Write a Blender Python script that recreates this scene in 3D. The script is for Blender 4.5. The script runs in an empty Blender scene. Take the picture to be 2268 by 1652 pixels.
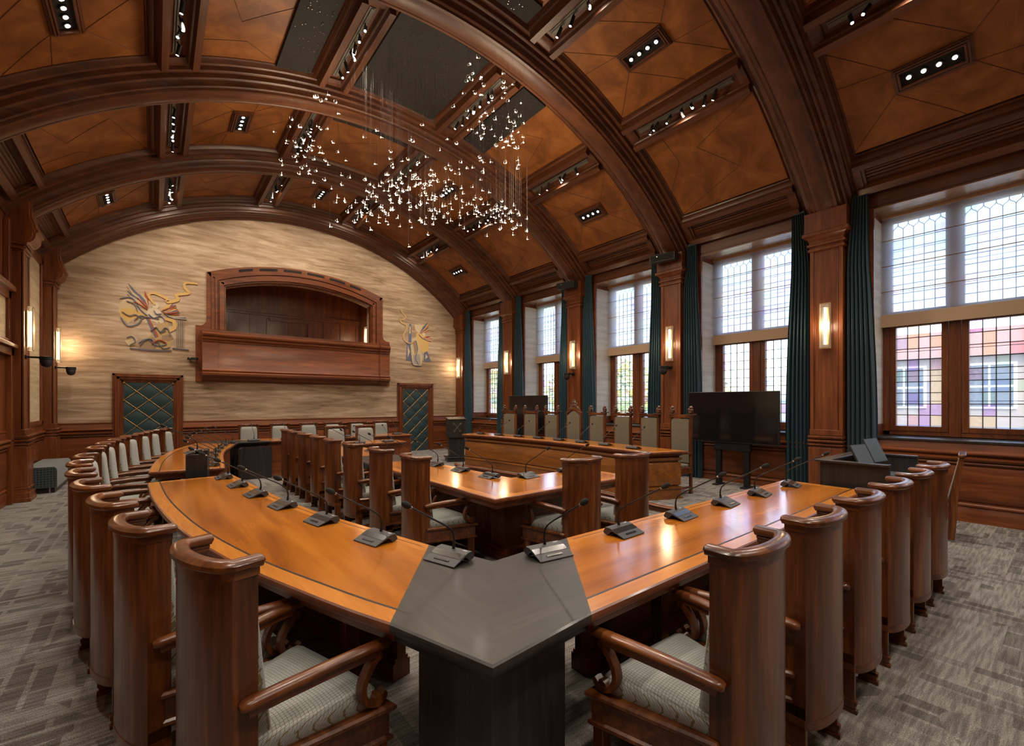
import bpy, math, random
from mathutils import Vector, Matrix
from mathutils.geometry import tessellate_polygon
random.seed(7)
R = math.radians
PI = math.pi
sc = bpy.context.scene
COL = sc.collection

# ------------------------------------------------------------------ camera, world, exposure
TH = 0.67
cam_d = bpy.data.cameras.new('camera')
cam_d.sensor_width = 36.0
cam_d.lens = 998.05 / 2268 * 36.0
cam_d.shift_y = 66.0 / 2268
cam_d.clip_start = 0.05
cam_d.clip_end = 300
cam = bpy.data.objects.new('camera', cam_d)
COL.objects.link(cam)
cam.location = (0, 0, 1.6)
cam.rotation_euler = (PI / 2, 0, -TH)
sc.camera = cam

world = bpy.data.worlds.new('world')
sc.world = world
world.use_nodes = True
wn = world.node_tree
wn.nodes.clear()
_o = wn.nodes.new('ShaderNodeOutputWorld')
_b = wn.nodes.new('ShaderNodeBackground')
_s = wn.nodes.new('ShaderNodeTexSky')
_s.sky_type = 'NISHITA'
_s.sun_disc = False
_s.sun_elevation = R(48)
_s.sun_rotation = R(200)
_s.air_density = 1.0
_s.dust_density = 2.5
_b.inputs['Strength'].default_value = 0.68
wn.links.new(_s.outputs[0], _b.inputs[0])
wn.links.new(_b.outputs[0], _o.inputs[0])

sun_d = bpy.data.lights.new('sun', 'SUN')
sun_d.energy = 0.9
sun_d.angle = R(4)
sun_d.color = (1, 0.95, 0.86)
sun = bpy.data.objects.new('sun', sun_d)
COL.objects.link(sun)
sun.rotation_euler = (R(50), 0, R(-60))     # shines on the houses across the street

vs = sc.view_settings
vs.view_transform = 'Standard'
vs.look = 'None'
vs.gamma = 1
vs.use_curve_mapping = False
vs.exposure = 1.25
cy = sc.cycles
cy.use_denoising = True
cy.use_adaptive_sampling = True
cy.adaptive_threshold = 0.02
cy.max_bounces = 6
cy.diffuse_bounces = 4
cy.glossy_bounces = 4
cy.transmission_bounces = 4
cy.transparent_max_bounces = 10
cy.sample_clamp_indirect = 4.0
cy.sample_clamp_direct = 0.0
cy.caustics_reflective = False
cy.caustics_refractive = False

P_SPOT = 95.0      # W of one ceiling downlight box
P_TRACK = 46.0     # W of one track
P_SCONCE = 6.0

# ------------------------------------------------------------------ materials
M = {}


def _mat(name):
    m = bpy.data.materials.new(name)
    m.use_nodes = True
    M[name] = m
    nt = m.node_tree
    return m, nt, nt.nodes['Principled BSDF']


def N(nt, t, **kw):
    n = nt.nodes.new(t)
    for k, v in kw.items():
        if k in n.inputs:
            n.inputs[k].default_value = v
        else:
            setattr(n, k, v)
    return n


def ramp(nt, fac, cols):
    r = nt.nodes.new('ShaderNodeValToRGB')
    el = r.color_ramp.elements
    while len(el) < len(cols):
        el.new(0.5)
    for e, (p, c) in zip(el, cols):
        e.position = p
        e.color = (*c, 1)
    nt.links.new(fac, r.inputs[0])
    return r


def plain(name, col, rough=0.5, metal=0.0, spec=0.5, coat=0.0, emis=None, es=0, bump=0, bscale=80, sheen=0):
    m, nt, b = _mat(name)
    b.inputs['Base Color'].default_value = (*col, 1)
    b.inputs['Roughness'].default_value = rough
    b.inputs['Metallic'].default_value = metal
    b.inputs['Specular IOR Level'].default_value = spec
    b.inputs['Coat Weight'].default_value = coat
    b.inputs['Coat Roughness'].default_value = 0.1
    b.inputs['Sheen Weight'].default_value = sheen
    if emis:
        b.inputs['Emission Color'].default_value = (*emis, 1)
        b.inputs['Emission Strength'].default_value = es
    tc = N(nt, 'ShaderNodeTexCoord')
    no = N(nt, 'ShaderNodeTexNoise', Scale=bscale, Detail=3.0)
    nt.links.new(tc.outputs['Object'], no.inputs['Vector'])
    mx = N(nt, 'ShaderNodeMix', data_type='RGBA', blend_type='MULTIPLY')
    mx.inputs[0].default_value = 0.18
    mx.inputs[6].default_value = (*col, 1)
    nt.links.new(no.outputs[0], mx.inputs[7])
    nt.links.new(mx.outputs[2], b.inputs['Base Color'])
    if bump:
        bp = N(nt, 'ShaderNodeBump', Strength=bump, Distance=0.01)
        nt.links.new(no.outputs[0], bp.inputs['Height'])
        nt.links.new(bp.outputs[0], b.inputs['Normal'])
    return m


def wood(name, dark, mid, light, axis='Z', rough=0.3, coat=0.25, scale=1.0, fig=0.5):
    """polished wood, grain running along one object axis"""
    m, nt, b = _mat(name)
    tc = N(nt, 'ShaderNodeTexCoord')
    oi = N(nt, 'ShaderNodeObjectInfo')
    ad = N(nt, 'ShaderNodeVectorMath', operation='MULTIPLY_ADD')
    ad.inputs[1].default_value = (7.3, 5.1, 9.7)
    nt.links.new(oi.outputs['Random'], ad.inputs[0])
    nt.links.new(tc.outputs['Object'], ad.inputs[2])
    mp = N(nt, 'ShaderNodeMapping')
    s = [9 * scale] * 3
    s['XYZ'.index(axis)] = 0.9 * scale
    mp.inputs['Scale'].default_value = s
    nt.links.new(ad.outputs[0], mp.inputs['Vector'])
    n1 = N(nt, 'ShaderNodeTexNoise', Scale=1.3, Detail=5.0, Roughness=0.55, Distortion=0.35)
    nt.links.new(mp.outputs[0], n1.inputs['Vector'])
    mp2 = N(nt, 'ShaderNodeMapping')
    s2 = [48 * scale] * 3
    s2['XYZ'.index(axis)] = 3.0 * scale
    mp2.inputs['Scale'].default_value = s2
    nt.links.new(ad.outputs[0], mp2.inputs['Vector'])
    n2 = N(nt, 'ShaderNodeTexNoise', Scale=1.0, Detail=3.0, Roughness=0.6)
    nt.links.new(mp2.outputs[0], n2.inputs['Vector'])
    mx = N(nt, 'ShaderNodeMix', data_type='FLOAT')
    mx.inputs[0].default_value = (1 - fig) * 0.8
    nt.links.new(n1.outputs[0], mx.inputs[2])
    nt.links.new(n2.outputs[0], mx.inputs[3])
    r = ramp(nt, mx.outputs[0], [(0.32, dark), (0.5, mid), (0.68, light)])
    nt.links.new(r.outputs[0], b.inputs['Base Color'])
    b.inputs['Roughness'].default_value = rough
    b.inputs['Specular IOR Level'].default_value = 0.45
    b.inputs['Coat Weight'].default_value = coat
    b.inputs['Coat Roughness'].default_value = 0.12
    bp = N(nt, 'ShaderNodeBump', Strength=0.012 if 'table' in name or 'border' in name else 0.05, Distance=0.004)
    nt.links.new(n2.outputs[0], bp.inputs['Height'])
    nt.links.new(bp.outputs[0], b.inputs['Normal'])
    return m


for ax in 'XYZ':
    wood('chairwood' + ax, (0.028, 0.007, 0.002), (0.105, 0.029, 0.007), (0.225, 0.074, 0.018), ax, 0.30, 0.20)
    wood('panelwood' + ax, (0.070, 0.017, 0.005), (0.145, 0.037, 0.009), (0.24, 0.070, 0.017), ax, 0.38, 0.12, 0.7)
    wood('ribwood' + ax, (0.046, 0.013, 0.005), (0.088, 0.026, 0.008), (0.145, 0.046, 0.013), ax, 0.42, 0.05, 0.6, 0.65)
    wood('tablewood' + ax, (0.24, 0.066, 0.007), (0.40, 0.125, 0.011), (0.53, 0.185, 0.020), ax, 0.18, 0.45, 0.55, 0.8)
    wood('borderwood' + ax, (0.38, 0.122, 0.012), (0.50, 0.175, 0.019), (0.58, 0.215, 0.028), ax, 0.24, 0.35, 0.6, 0.3)
    wood('blackwood' + ax, (0.012, 0.010, 0.009), (0.020, 0.017, 0.0155), (0.040, 0.033, 0.029), ax, 0.38, 0.10, 0.9, 0.35)
wood('litsoffitwood', (0.22, 0.10, 0.04), (0.32, 0.16, 0.07), (0.42, 0.23, 0.11), 'Y', 0.16, 0.8, 0.6)  # paler than the panel wood: window light on the soffit painted into its colour
wood('deskwoodY', (0.10, 0.032, 0.006), (0.19, 0.063, 0.011), (0.28, 0.102, 0.019), 'Y', 0.3, 0.2, 0.7)
plain('inlay', (0.02, 0.008, 0.004), 0.35)
plain('groove', (0.02, 0.008, 0.004), 0.7)
plain('darkvoid', (0.012, 0.010, 0.009), 0.9)
plain('brass', (0.62, 0.38, 0.13), 0.32, 1.0)
plain('oldbrass', (0.42, 0.26, 0.10), 0.4, 0.8)
plain('blackmetal', (0.015, 0.015, 0.016), 0.38, 0.3)
plain('blackplastic', (0.02, 0.02, 0.021), 0.45)
plain('screenglass', (0.006, 0.006, 0.007), 0.12, 0, 0.6, 0.4)
plain('laptopscreen', (0.11, 0.14, 0.17), 0.3, 0, 0.5, 0.3)
plain('micmetal', (0.05, 0.05, 0.053), 0.5, 0.2)
plain('micface', (0.028, 0.026, 0.026), 0.2, 0.1, 0.5, 0.3)
plain('micfoam', (0.02, 0.02, 0.02), 0.95, bump=0.6, bscale=600)
plain('steel', (0.55, 0.55, 0.55), 0.3, 0.9)
plain('markwhite', (0.6, 0.6, 0.6), 0.5)
plain('keys', (0.13, 0.12, 0.11), 0.4, 0.5)
plain('plate', (0.014, 0.011, 0.009), 0.85, bump=0.2, bscale=60)
plain('pinsteel', (0.7, 0.65, 0.55), 0.3, 0.9)
plain('track', (0.13, 0.12, 0.10), 0.6)
plain('bluecard', (0.02, 0.16, 0.55), 0.4)
plain('paper', (0.75, 0.75, 0.72), 0.6)
plain('lead', (0.035, 0.030, 0.034), 0.5, 0.4)
plain('carved', (0.10, 0.038, 0.018), 0.35, coat=0.3, bump=0.9, bscale=70)
plain('velvet', (0.008, 0.042, 0.060), 0.55, sheen=0.2)
plain('greenleather', (0.020, 0.048, 0.056), 0.42, bump=0.25, bscale=120)
plain('hem', (0.58, 0.40, 0.26), 0.9, bump=0.15, bscale=300)
plain('reveal', (0.62, 0.57, 0.47), 0.85, bump=0.1, bscale=90)
plain('stone', (0.16, 0.17, 0.18), 0.8)
plain('asphalt', (0.20, 0.20, 0.20), 0.9)
plain('whitepaint', (0.6, 0.59, 0.56), 0.6)
plain('darkglass', (0.09, 0.11, 0.13), 0.1)
plain('rooftile', (0.20, 0.075, 0.04), 0.8)
plain('cable', (0.12, 0.10, 0.09), 0.5, 0.3)
plain('bulb', (1, 0.9, 0.7), 0.4, emis=(1, 0.83, 0.58), es=34)
plain('lens', (1, 1, 1), 0.4, emis=(1, 0.92, 0.80), es=14)
plain('tube', (1, 0.9, 0.7), 0.4, emis=(1, 0.76, 0.46), es=9)
plain('led', (0.3, 0.5, 0.9), 0.4, emis=(0.4, 0.6, 1), es=1.5)

# leather ceiling panels
m, nt, b = _mat('leather')
tc = N(nt, 'ShaderNodeTexCoord')
n1 = N(nt, 'ShaderNodeTexNoise', Scale=2.2, Detail=6.0, Roughness=0.62, Distortion=0.6)
n2 = N(nt, 'ShaderNodeTexNoise', Scale=60.0, Detail=4.0)
nt.links.new(tc.outputs['Object'], n1.inputs['Vector'])
nt.links.new(tc.outputs['Object'], n2.inputs['Vector'])
r = ramp(nt, n1.outputs[0], [(0.34, (0.155, 0.050, 0.011)), (0.5, (0.235, 0.080, 0.018)), (0.66, (0.32, 0.117, 0.029))])
nt.links.new(r.outputs[0], b.inputs['Base Color'])
b.inputs['Roughness'].default_value = 0.5
b.inputs['Specular IOR Level'].default_value = 0.3
bp = N(nt, 'ShaderNodeBump', Strength=0.15, Distance=0.01)
nt.links.new(n2.outputs[0], bp.inputs['Height'])
nt.links.new(bp.outputs[0], b.inputs['Normal'])
plain('seam', (0.13, 0.045, 0.012), 0.6)


# woven wall covering, streaks along x (far wall) or y (side walls)
def wallcloth(name, axis, c0, c1, c2):
    m, nt, b = _mat(name)
    tc = N(nt, 'ShaderNodeTexCoord')
    mp = N(nt, 'ShaderNodeMapping')
    mp.inputs['Scale'].default_value = (0.9, 6, 9) if axis == 'X' else (6, 0.9, 9)
    nt.links.new(tc.outputs['Object'], mp.inputs['Vector'])
    n1 = N(nt, 'ShaderNodeTexNoise', Scale=1.1, Detail=7.0, Roughness=0.68, Distortion=0.5)
    nt.links.new(mp.outputs[0], n1.inputs['Vector'])
    n2 = N(nt, 'ShaderNodeTexNoise', Scale=0.55, Detail=2.0)
    nt.links.new(tc.outputs['Object'], n2.inputs['Vector'])
    mx = N(nt, 'ShaderNodeMix', data_type='FLOAT')
    mx.inputs[0].default_value = 0.25
    nt.links.new(n1.outputs[0], mx.inputs[2])
    nt.links.new(n2.outputs[0], mx.inputs[3])
    r = ramp(nt, mx.outputs[0], [(0.36, c0), (0.5, c1), (0.64, c2)])
    # woven grid
    wv = N(nt, 'ShaderNodeTexWave', Scale=34.0, Distortion=1.0)
    wv.bands_direction = axis
    nt.links.new(tc.outputs['Object'], wv.inputs['Vector'])
    mm = N(nt, 'ShaderNodeMix', data_type='RGBA', blend_type='MULTIPLY')
    mm.inputs[0].default_value = 0.10
    nt.links.new(r.outputs[0], mm.inputs[6])
    nt.links.new(wv.outputs[0], mm.inputs[7])
    nt.links.new(mm.outputs[2], b.inputs['Base Color'])
    b.inputs['Roughness'].default_value = 0.9
    b.inputs['Specular IOR Level'].default_value = 0.2


wallcloth('wallclothX', 'X', (0.25, 0.166, 0.100), (0.45, 0.315, 0.205), (0.62, 0.475, 0.345))
wallcloth('wallclothY', 'Y', (0.42, 0.32, 0.19), (0.55, 0.43, 0.27), (0.64, 0.53, 0.36))
wallcloth('revealcloth', 'X', (0.50, 0.47, 0.40), (0.62, 0.58, 0.50), (0.70, 0.66, 0.58))

# carpet: grey with blocks of darker hatch
m, nt, b = _mat('carpet')
tc = N(nt, 'ShaderNodeTexCoord')


def brick(rot, sc_, sq, off):
    mp = N(nt, 'ShaderNodeMapping')
    mp.inputs['Rotation'].default_value = (0, 0, rot)
    nt.links.new(tc.outputs['Object'], mp.inputs['Vector'])
    br = N(nt, 'ShaderNodeTexBrick', Scale=sc_)
    br.offset = off
    br.squash = sq
    br.inputs['Color1'].default_value = (0, 0, 0, 1)
    br.inputs['Color2'].default_value = (1, 1, 1, 1)
    br.inputs['Mortar'].default_value = (1, 1, 1, 1)
    br.inputs['Mortar Size'].default_value = 0.035
    br.inputs['Bias'].default_value = 0.0
    br.inputs['Brick Width'].default_value = 0.75
    br.inputs['Row Height'].default_value = 0.28
    nt.links.new(mp.outputs[0], br.inputs['Vector'])
    return br


b1 = brick(0.0, 2.5, 1.0, 0.37)
b2 = brick(PI / 2, 2.5, 1.0, 0.37)
mask = N(nt, 'ShaderNodeTexNoise', Scale=1.4, Detail=1.0)
nt.links.new(tc.outputs['Object'], mask.inputs['Vector'])
gt = N(nt, 'ShaderNodeMath', operation='GREATER_THAN')
gt.inputs[1].default_value = 0.5
nt.links.new(mask.outputs[0], gt.inputs[0])
mxb = N(nt, 'ShaderNodeMix', data_type='RGBA')
nt.links.new(gt.outputs[0], mxb.inputs[0])
nt.links.new(b1.outputs[0], mxb.inputs[6])
nt.links.new(b2.outputs[0], mxb.inputs[7])
fine = N(nt, 'ShaderNodeTexNoise', Scale=170.0, Detail=2.0)
nt.links.new(tc.outputs['Object'], fine.inputs['Vector'])
wear = N(nt, 'ShaderNodeTexNoise', Scale=0.8, Detail=4.0, Roughness=0.65)
nt.links.new(tc.outputs['Object'], wear.inputs['Vector'])
hatm = N(nt, 'ShaderNodeMapping')
hatm.inputs['Scale'].default_value = (4, 45, 1)
nt.links.new(tc.outputs['Object'], hatm.inputs['Vector'])
hat = N(nt, 'ShaderNodeTexNoise', Scale=1.0, Detail=2.0)
nt.links.new(hatm.outputs[0], hat.inputs['Vector'])
c1 = ramp(nt, mxb.outputs[2], [(0.15, (0.150, 0.137, 0.126)), (0.75, (0.265, 0.243, 0.222))])
c2 = ramp(nt, fine.outputs[0], [(0.35, (0.55, 0.55, 0.55)), (0.65, (1.25, 1.25, 1.25))])
c3 = ramp(nt, hat.outputs[0], [(0.40, (0.72, 0.72, 0.72)), (0.60, (1.15, 1.15, 1.15))])
mA = N(nt, 'ShaderNodeMix', data_type='RGBA', blend_type='MULTIPLY')
mA.inputs[0].default_value = 1
nt.links.new(c1.outputs[0], mA.inputs[6])
nt.links.new(c2.outputs[0], mA.inputs[7])
mB = N(nt, 'ShaderNodeMix', data_type='RGBA', blend_type='MULTIPLY')
mB.inputs[0].default_value = 1
nt.links.new(mA.outputs[2], mB.inputs[6])
nt.links.new(c3.outputs[0], mB.inputs[7])
nt.links.new(mB.outputs[2], b.inputs['Base Color'])
b.inputs['Roughness'].default_value = 0.95
b.inputs['Specular IOR Level'].default_value = 0.1
bp = N(nt, 'ShaderNodeBump', Strength=0.5, Distance=0.01)
nt.links.new(fine.outputs[0], bp.inputs['Height'])
nt.links.new(bp.outputs[0], b.inputs['Normal'])


# woven upholstery: pale scales outlined with thread
def upholstery(name, base, base2, line, scale=70.0, lw=0.09):
    m, nt, b = _mat(name)
    tc = N(nt, 'ShaderNodeTexCoord')
    sx = N(nt, 'ShaderNodeSeparateXYZ')
    nt.links.new(tc.outputs['Object'], sx.inputs[0])
    sm = N(nt, 'ShaderNodeMath', operation='SUBTRACT')
    nt.links.new(sx.outputs[2], sm.inputs[0])
    nt.links.new(sx.outputs[1], sm.inputs[1])
    cb = N(nt, 'ShaderNodeCombineXYZ')
    nt.links.new(sx.outputs[0], cb.inputs[0])
    nt.links.new(sm.outputs[0], cb.inputs[1])
    v = N(nt, 'ShaderNodeTexVoronoi', Scale=scale)
    v.voronoi_dimensions = '2D'
    v.feature = 'DISTANCE_TO_EDGE'
    v.inputs['Randomness'].default_value = 0.18
    nt.links.new(cb.outputs[0], v.inputs['Vector'])
    lt = N(nt, 'ShaderNodeMath', operation='LESS_THAN')
    lt.inputs[1].default_value = lw
    nt.links.new(v.outputs['Distance'], lt.inputs[0])
    wv = N(nt, 'ShaderNodeTexWave', Scale=scale * 2.2, Distortion=0.5)
    wv.bands_direction = 'DIAGONAL'
    nt.links.new(cb.outputs[0], wv.inputs['Vector'])
    r = ramp(nt, wv.outputs[0], [(0.2, base2), (0.7, base)])
    mx = N(nt, 'ShaderNodeMix', data_type='RGBA')
    nt.links.new(lt.outputs[0], mx.inputs[0])
    nt.links.new(r.outputs[0], mx.inputs[6])
    mx.inputs[7].default_value = (*line, 1)
    nt.links.new(mx.outputs[2], b.inputs['Base Color'])
    b.inputs['Roughness'].default_value = 0.9
    b.inputs['Specular IOR Level'].default_value = 0.2
    b.inputs['Sheen Weight'].default_value = 0.15
    bp = N(nt, 'ShaderNodeBump', Strength=0.35, Distance=0.003)
    nt.links.new(v.outputs['Distance'], bp.inputs['Height'])
    nt.links.new(bp.outputs[0], b.inputs['Normal'])


upholstery('seatcloth', (0.40, 0.42, 0.41), (0.20, 0.22, 0.22), (0.15, 0.125, 0.06), 78.0, 0.07)
upholstery('olivecloth', (0.26, 0.22, 0.15), (0.11, 0.095, 0.065), (0.06, 0.055, 0.04), 80.0, 0.12)
upholstery('benchtop', (0.20, 0.21, 0.20), (0.10, 0.11, 0.11), (0.09, 0.09, 0.08), 60.0, 0.06)
upholstery('benchside', (0.035, 0.045, 0.048), (0.022, 0.030, 0.034), (0.10, 0.12, 0.12), 24.0, 0.07)

# translucent blind
m, nt, b = _mat('blind')
nt.nodes.remove(b)
out = nt.nodes['Material Output']
d = N(nt, 'ShaderNodeBsdfDiffuse', Color=(0.82, 0.80, 0.78, 1))
t = N(nt, 'ShaderNodeBsdfTranslucent', Color=(0.93, 0.94, 0.98, 1))
tr = N(nt, 'ShaderNodeBsdfTransparent', Color=(0.92, 0.92, 0.96, 1))
m1 = N(nt, 'ShaderNodeMixShader')
m1.inputs[0].default_value = 0.72
m2 = N(nt, 'ShaderNodeMixShader')
m2.inputs[0].default_value = 0.50
tc = N(nt, 'ShaderNodeTexCoord')
wv = N(nt, 'ShaderNodeTexNoise', Scale=400.0, Detail=1.0)
nt.links.new(tc.outputs['Object'], wv.inputs['Vector'])
mr = N(nt, 'ShaderNodeMapRange')
mr.inputs[3].default_value = 0.34
mr.inputs[4].default_value = 0.48
nt.links.new(wv.outputs[0], mr.inputs[0])
nt.links.new(mr.outputs[0], m2.inputs[0])
nt.links.new(d.outputs[0], m1.inputs[1])
nt.links.new(t.outputs[0], m1.inputs[2])
nt.links.new(m1.outputs[0], m2.inputs[1])
nt.links.new(tr.outputs[0], m2.inputs[2])
nt.links.new(m2.outputs[0], out.inputs[0])


# old tinted glass (slightly wavy, thin)
def glass(name, tint, gl=0.10):
    m, nt, b = _mat(name)
    nt.nodes.remove(b)
    out = nt.nodes['Material Output']
    tr = N(nt, 'ShaderNodeBsdfTransparent', Color=(*tint, 1))
    g = N(nt, 'ShaderNodeBsdfGlossy', Roughness=0.08)
    tc = N(nt, 'ShaderNodeTexCoord')
    no = N(nt, 'ShaderNodeTexNoise', Scale=9.0, Detail=2.0)
    nt.links.new(tc.outputs['Object'], no.inputs['Vector'])
    bp = N(nt, 'ShaderNodeBump', Strength=0.3, Distance=0.01)
    nt.links.new(no.outputs[0], bp.inputs['Height'])
    nt.links.new(bp.outputs[0], g.inputs['Normal'])
    tl = N(nt, 'ShaderNodeBsdfTranslucent', Color=(*tint, 1))
    mt = N(nt, 'ShaderNodeMixShader')
    mt.inputs[0].default_value = 0.10
    nt.links.new(tr.outputs[0], mt.inputs[1])
    nt.links.new(tl.outputs[0], mt.inputs[2])
    mx = N(nt, 'ShaderNodeMixShader')
    mx.inputs[0].default_value = gl
    nt.links.new(mt.outputs[0], mx.inputs[1])
    nt.links.new(g.outputs[0], mx.inputs[2])
    nt.links.new(mx.outputs[0], out.inputs[0])


TINTS = {'clear': (0.96, 0.98, 0.98), 'green': (0.87, 0.95, 0.88), 'lilac': (0.86, 0.76, 0.94), 'rose': (0.95, 0.82, 0.85),
         'amber': (0.97, 0.91, 0.79), 'blue': (0.82, 0.88, 0.97)}
for k, c in TINTS.items():
    glass('glass_' + k, c)
GL = ['clear', 'clear', 'green', 'amber', 'clear', 'clear', 'lilac', 'amber', 'rose', 'clear', 'blue', 'clear']
m, nt, b = _mat('clearglass')
b.inputs['Base Color'].default_value = (1, 0.95, 0.88, 1)
b.inputs['Roughness'].default_value = 0.12
b.inputs['Transmission Weight'].default_value = 0.9
b.inputs['Emission Color'].default_value = (1, 0.78, 0.50, 1)
b.inputs['Emission Strength'].default_value = 0.03

# brick of the houses across the street
m, nt, b = _mat('brick')
tc = N(nt, 'ShaderNodeTexCoord')
mp = N(nt, 'ShaderNodeMapping')
mp.inputs['Rotation'].default_value = (PI / 2, 0, PI / 2)
nt.links.new(tc.outputs['Object'], mp.inputs['Vector'])
br = N(nt, 'ShaderNodeTexBrick', Scale=4.0)
br.inputs['Color1'].default_value = (0.20, 0.078, 0.034, 1)
br.inputs['Color2'].default_value = (0.27, 0.12, 0.055, 1)
br.inputs['Mortar'].default_value = (0.28, 0.22, 0.17, 1)
nt.links.new(mp.outputs[0], br.inputs['Vector'])
nt.links.new(br.outputs[0], b.inputs['Base Color'])
b.inputs['Roughness'].default_value = 0.9
m, nt, b = _mat('foliage')
tc = N(nt, 'ShaderNodeTexCoord')
n1 = N(nt, 'ShaderNodeTexNoise', Scale=3.0, Detail=5.0)
nt.links.new(tc.outputs['Object'], n1.inputs['Vector'])
r = ramp(nt, n1.outputs[0], [(0.35, (0.10, 0.16, 0.03)), (0.6, (0.40, 0.42, 0.07)), (0.75, (0.55, 0.50, 0.12))])
nt.links.new(r.outputs[0], b.inputs['Base Color'])
b.inputs['Roughness'].default_value = 0.8
plain('bark', (0.10, 0.07, 0.05), 0.9)
# tapestry threads
for k, c in {'m_gold': (0.66, 0.42, 0.15), 'm_pale': (0.6, 0.46, 0.28), 'm_red': (0.4, 0.1, 0.05), 'm_blue': (0.15, 0.16, 0.21),
             'm_brown': (0.34, 0.23, 0.14), 'm_cream': (0.66, 0.54, 0.38), 'm_ochre': (0.5, 0.34, 0.16), 'm_grey': (0.38, 0.34, 0.28)}.items():
    plain(k, c, 0.95, spec=0.1)


# ------------------------------------------------------------------ mesh builder
class MB:
    def __init__(s):
        s.v = []
        s.f = []
        s.m = []

    def add(s, vs_, fs, mat=0):
        o = len(s.v)
        s.v += [tuple(p) for p in vs_]
        s.f += [tuple(i + o for i in f) for f in fs]
        s.m += [mat] * len(fs)

    def box(s, x0, x1, y0, y1, z0, z1, mat=0):
        if x0 > x1: x0, x1 = x1, x0
        if y0 > y1: y0, y1 = y1, y0
        if z0 > z1: z0, z1 = z1, z0
        vs_ = [(x, y, z) for z in (z0, z1) for y in (y0, y1) for x in (x0, x1)]
        s.add(vs_, [(0, 2, 3, 1), (4, 5, 7, 6), (0, 1, 5, 4), (2, 6, 7, 3), (0, 4, 6, 2), (1, 3, 7, 5)], mat)

    def obox(s, c, ax, ay, az, hx, hy, hz, mat=0):
        """oriented box: centre, three unit axes, half sizes"""
        c, ax, ay, az = map(Vector, (c, ax, ay, az))
        vs_ = [c + ax * (hx * i) + ay * (hy * j) + az * (hz * k) for k in (-1, 1) for j in (-1, 1) for i in (-1, 1)]
        s.add(vs_, [(0, 2, 3, 1), (4, 5, 7, 6), (0, 1, 5, 4), (2, 6, 7, 3), (0, 4, 6, 2), (1, 3, 7, 5)], mat)

    def skin(s, rings, cp=True, cl=False, mat=0, caps=True, mats=None):
        """rings of equal length; cp closed profile, cl closed path; mats per ring segment"""
        n = len(rings[0])
        o = len(s.v)
        for r_ in rings:
            s.v += [tuple(p) for p in r_]
        nr = len(rings)
        for i in range(nr if cl else nr - 1):
            a, b_ = o + i * n, o + ((i + 1) % nr) * n
            mt = mats[i] if mats else mat
            for j in range(n if cp else n - 1):
                k = (j + 1) % n
                s.f.append((a + j, a + k, b_ + k, b_ + j))
                s.m.append(mt)
        if caps and cp and not cl:
            s.f.append(tuple(o + j for j in reversed(range(n))))
            s.m.append(mats[0] if mats else mat)
            s.f.append(tuple(o + (nr - 1) * n + j for j in range(n)))
            s.m.append(mats[-1] if mats else mat)

    def loft(s, poly, rings, mats=None, mat=0, capmats=None, flush=()):
        """poly = plan outline (ccw); rings = [(outward offset, z)] from bottom to top"""
        rr = [[(x, y, z) for x, y in offset(poly, d_, flush)] for d_, z in rings]
        s.skin(rr, True, False, mat, False, mats)
        n_ = len(poly)
        o_ = len(s.v) - n_ * len(rr)
        for ri, cm in ((0, capmats[0] if capmats else (mats[0] if mats else mat)), (len(rr) - 1, capmats[1] if capmats else (mats[-1] if mats else mat))):
            ring = [Vector((p[0], p[1], 0)) for p in rr[ri]]
            for tri in tessellate_polygon([ring]):
                s.f.append(tuple(o_ + ri * n_ + t_ for t_ in tri))
                s.m.append(cm)

    def prism(s, poly, z0, z1, mat=0):
        s.loft(poly, [(0, z0), (0, z1)], mat=mat)

    def tube(s, path, r_, n=8, mat=0, rr=None, caps=True):
        path = [Vector(p) for p in path]
        rings = []
        prev = None
        for i, p in enumerate(path):
            d_ = (path[min(i + 1, len(path) - 1)] - path[max(i - 1, 0)]).normalized()
            if prev is None:
                u = d_.orthogonal().normalized()
            else:
                u = (prev - d_ * prev.dot(d_)).normalized()
            prev = u
            w = d_.cross(u)
            q = rr[i] if rr else r_
            rings.append([p + (u * math.cos(2 * PI * k / n) + w * math.sin(2 * PI * k / n)) * q for k in range(n)])
        s.skin(rings, True, False, mat, caps)

    def bar(s, path, prof, up=(0, 0, 1), mat=0, closed=False, scale=None):
        """profile (u sideways, w along up) swept along path"""
        path = [Vector(p) for p in path]
        up = Vector(up)
        rings = []
        n = len(path)
        for i, p in enumerate(path):
            if closed:
                d_ = (path[(i + 1) % n] - path[i - 1]).normalized()
            else:
                d_ = (path[min(i + 1, n - 1)] - path[max(i - 1, 0)]).normalized()
            sd = d_.cross(up).normalized()
            u2 = sd.cross(d_).normalized()
            k = scale[i] if scale else 1
            rings.append([p + sd * (u * k) + u2 * (w * k) for u, w in prof])
        s.skin(rings, True, closed, mat)

    def sphere(s, c, rx, ry=None, rz=None, nu=10, nv=6, mat=0):
        ry = ry or rx
        rz = rz or rx
        rings = []
        for j in range(nv + 1):
            t_ = -PI / 2 + PI * j / nv
            cr = max(math.cos(t_), 0.02)
            rings.append([(c[0] + rx * cr * math.cos(2 * PI * k / nu), c[1] + ry * cr * math.sin(2 * PI * k / nu),
                           c[2] + rz * math.sin(t_)) for k in range(nu)])
        s.skin(rings, True, False, mat)

    def cyl(s, p0, p1, r0, r1=None, n=14, mat=0):
        s.tube([p0, p1], r0, n, mat, [r0, r0 if r1 is None else r1])

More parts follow.
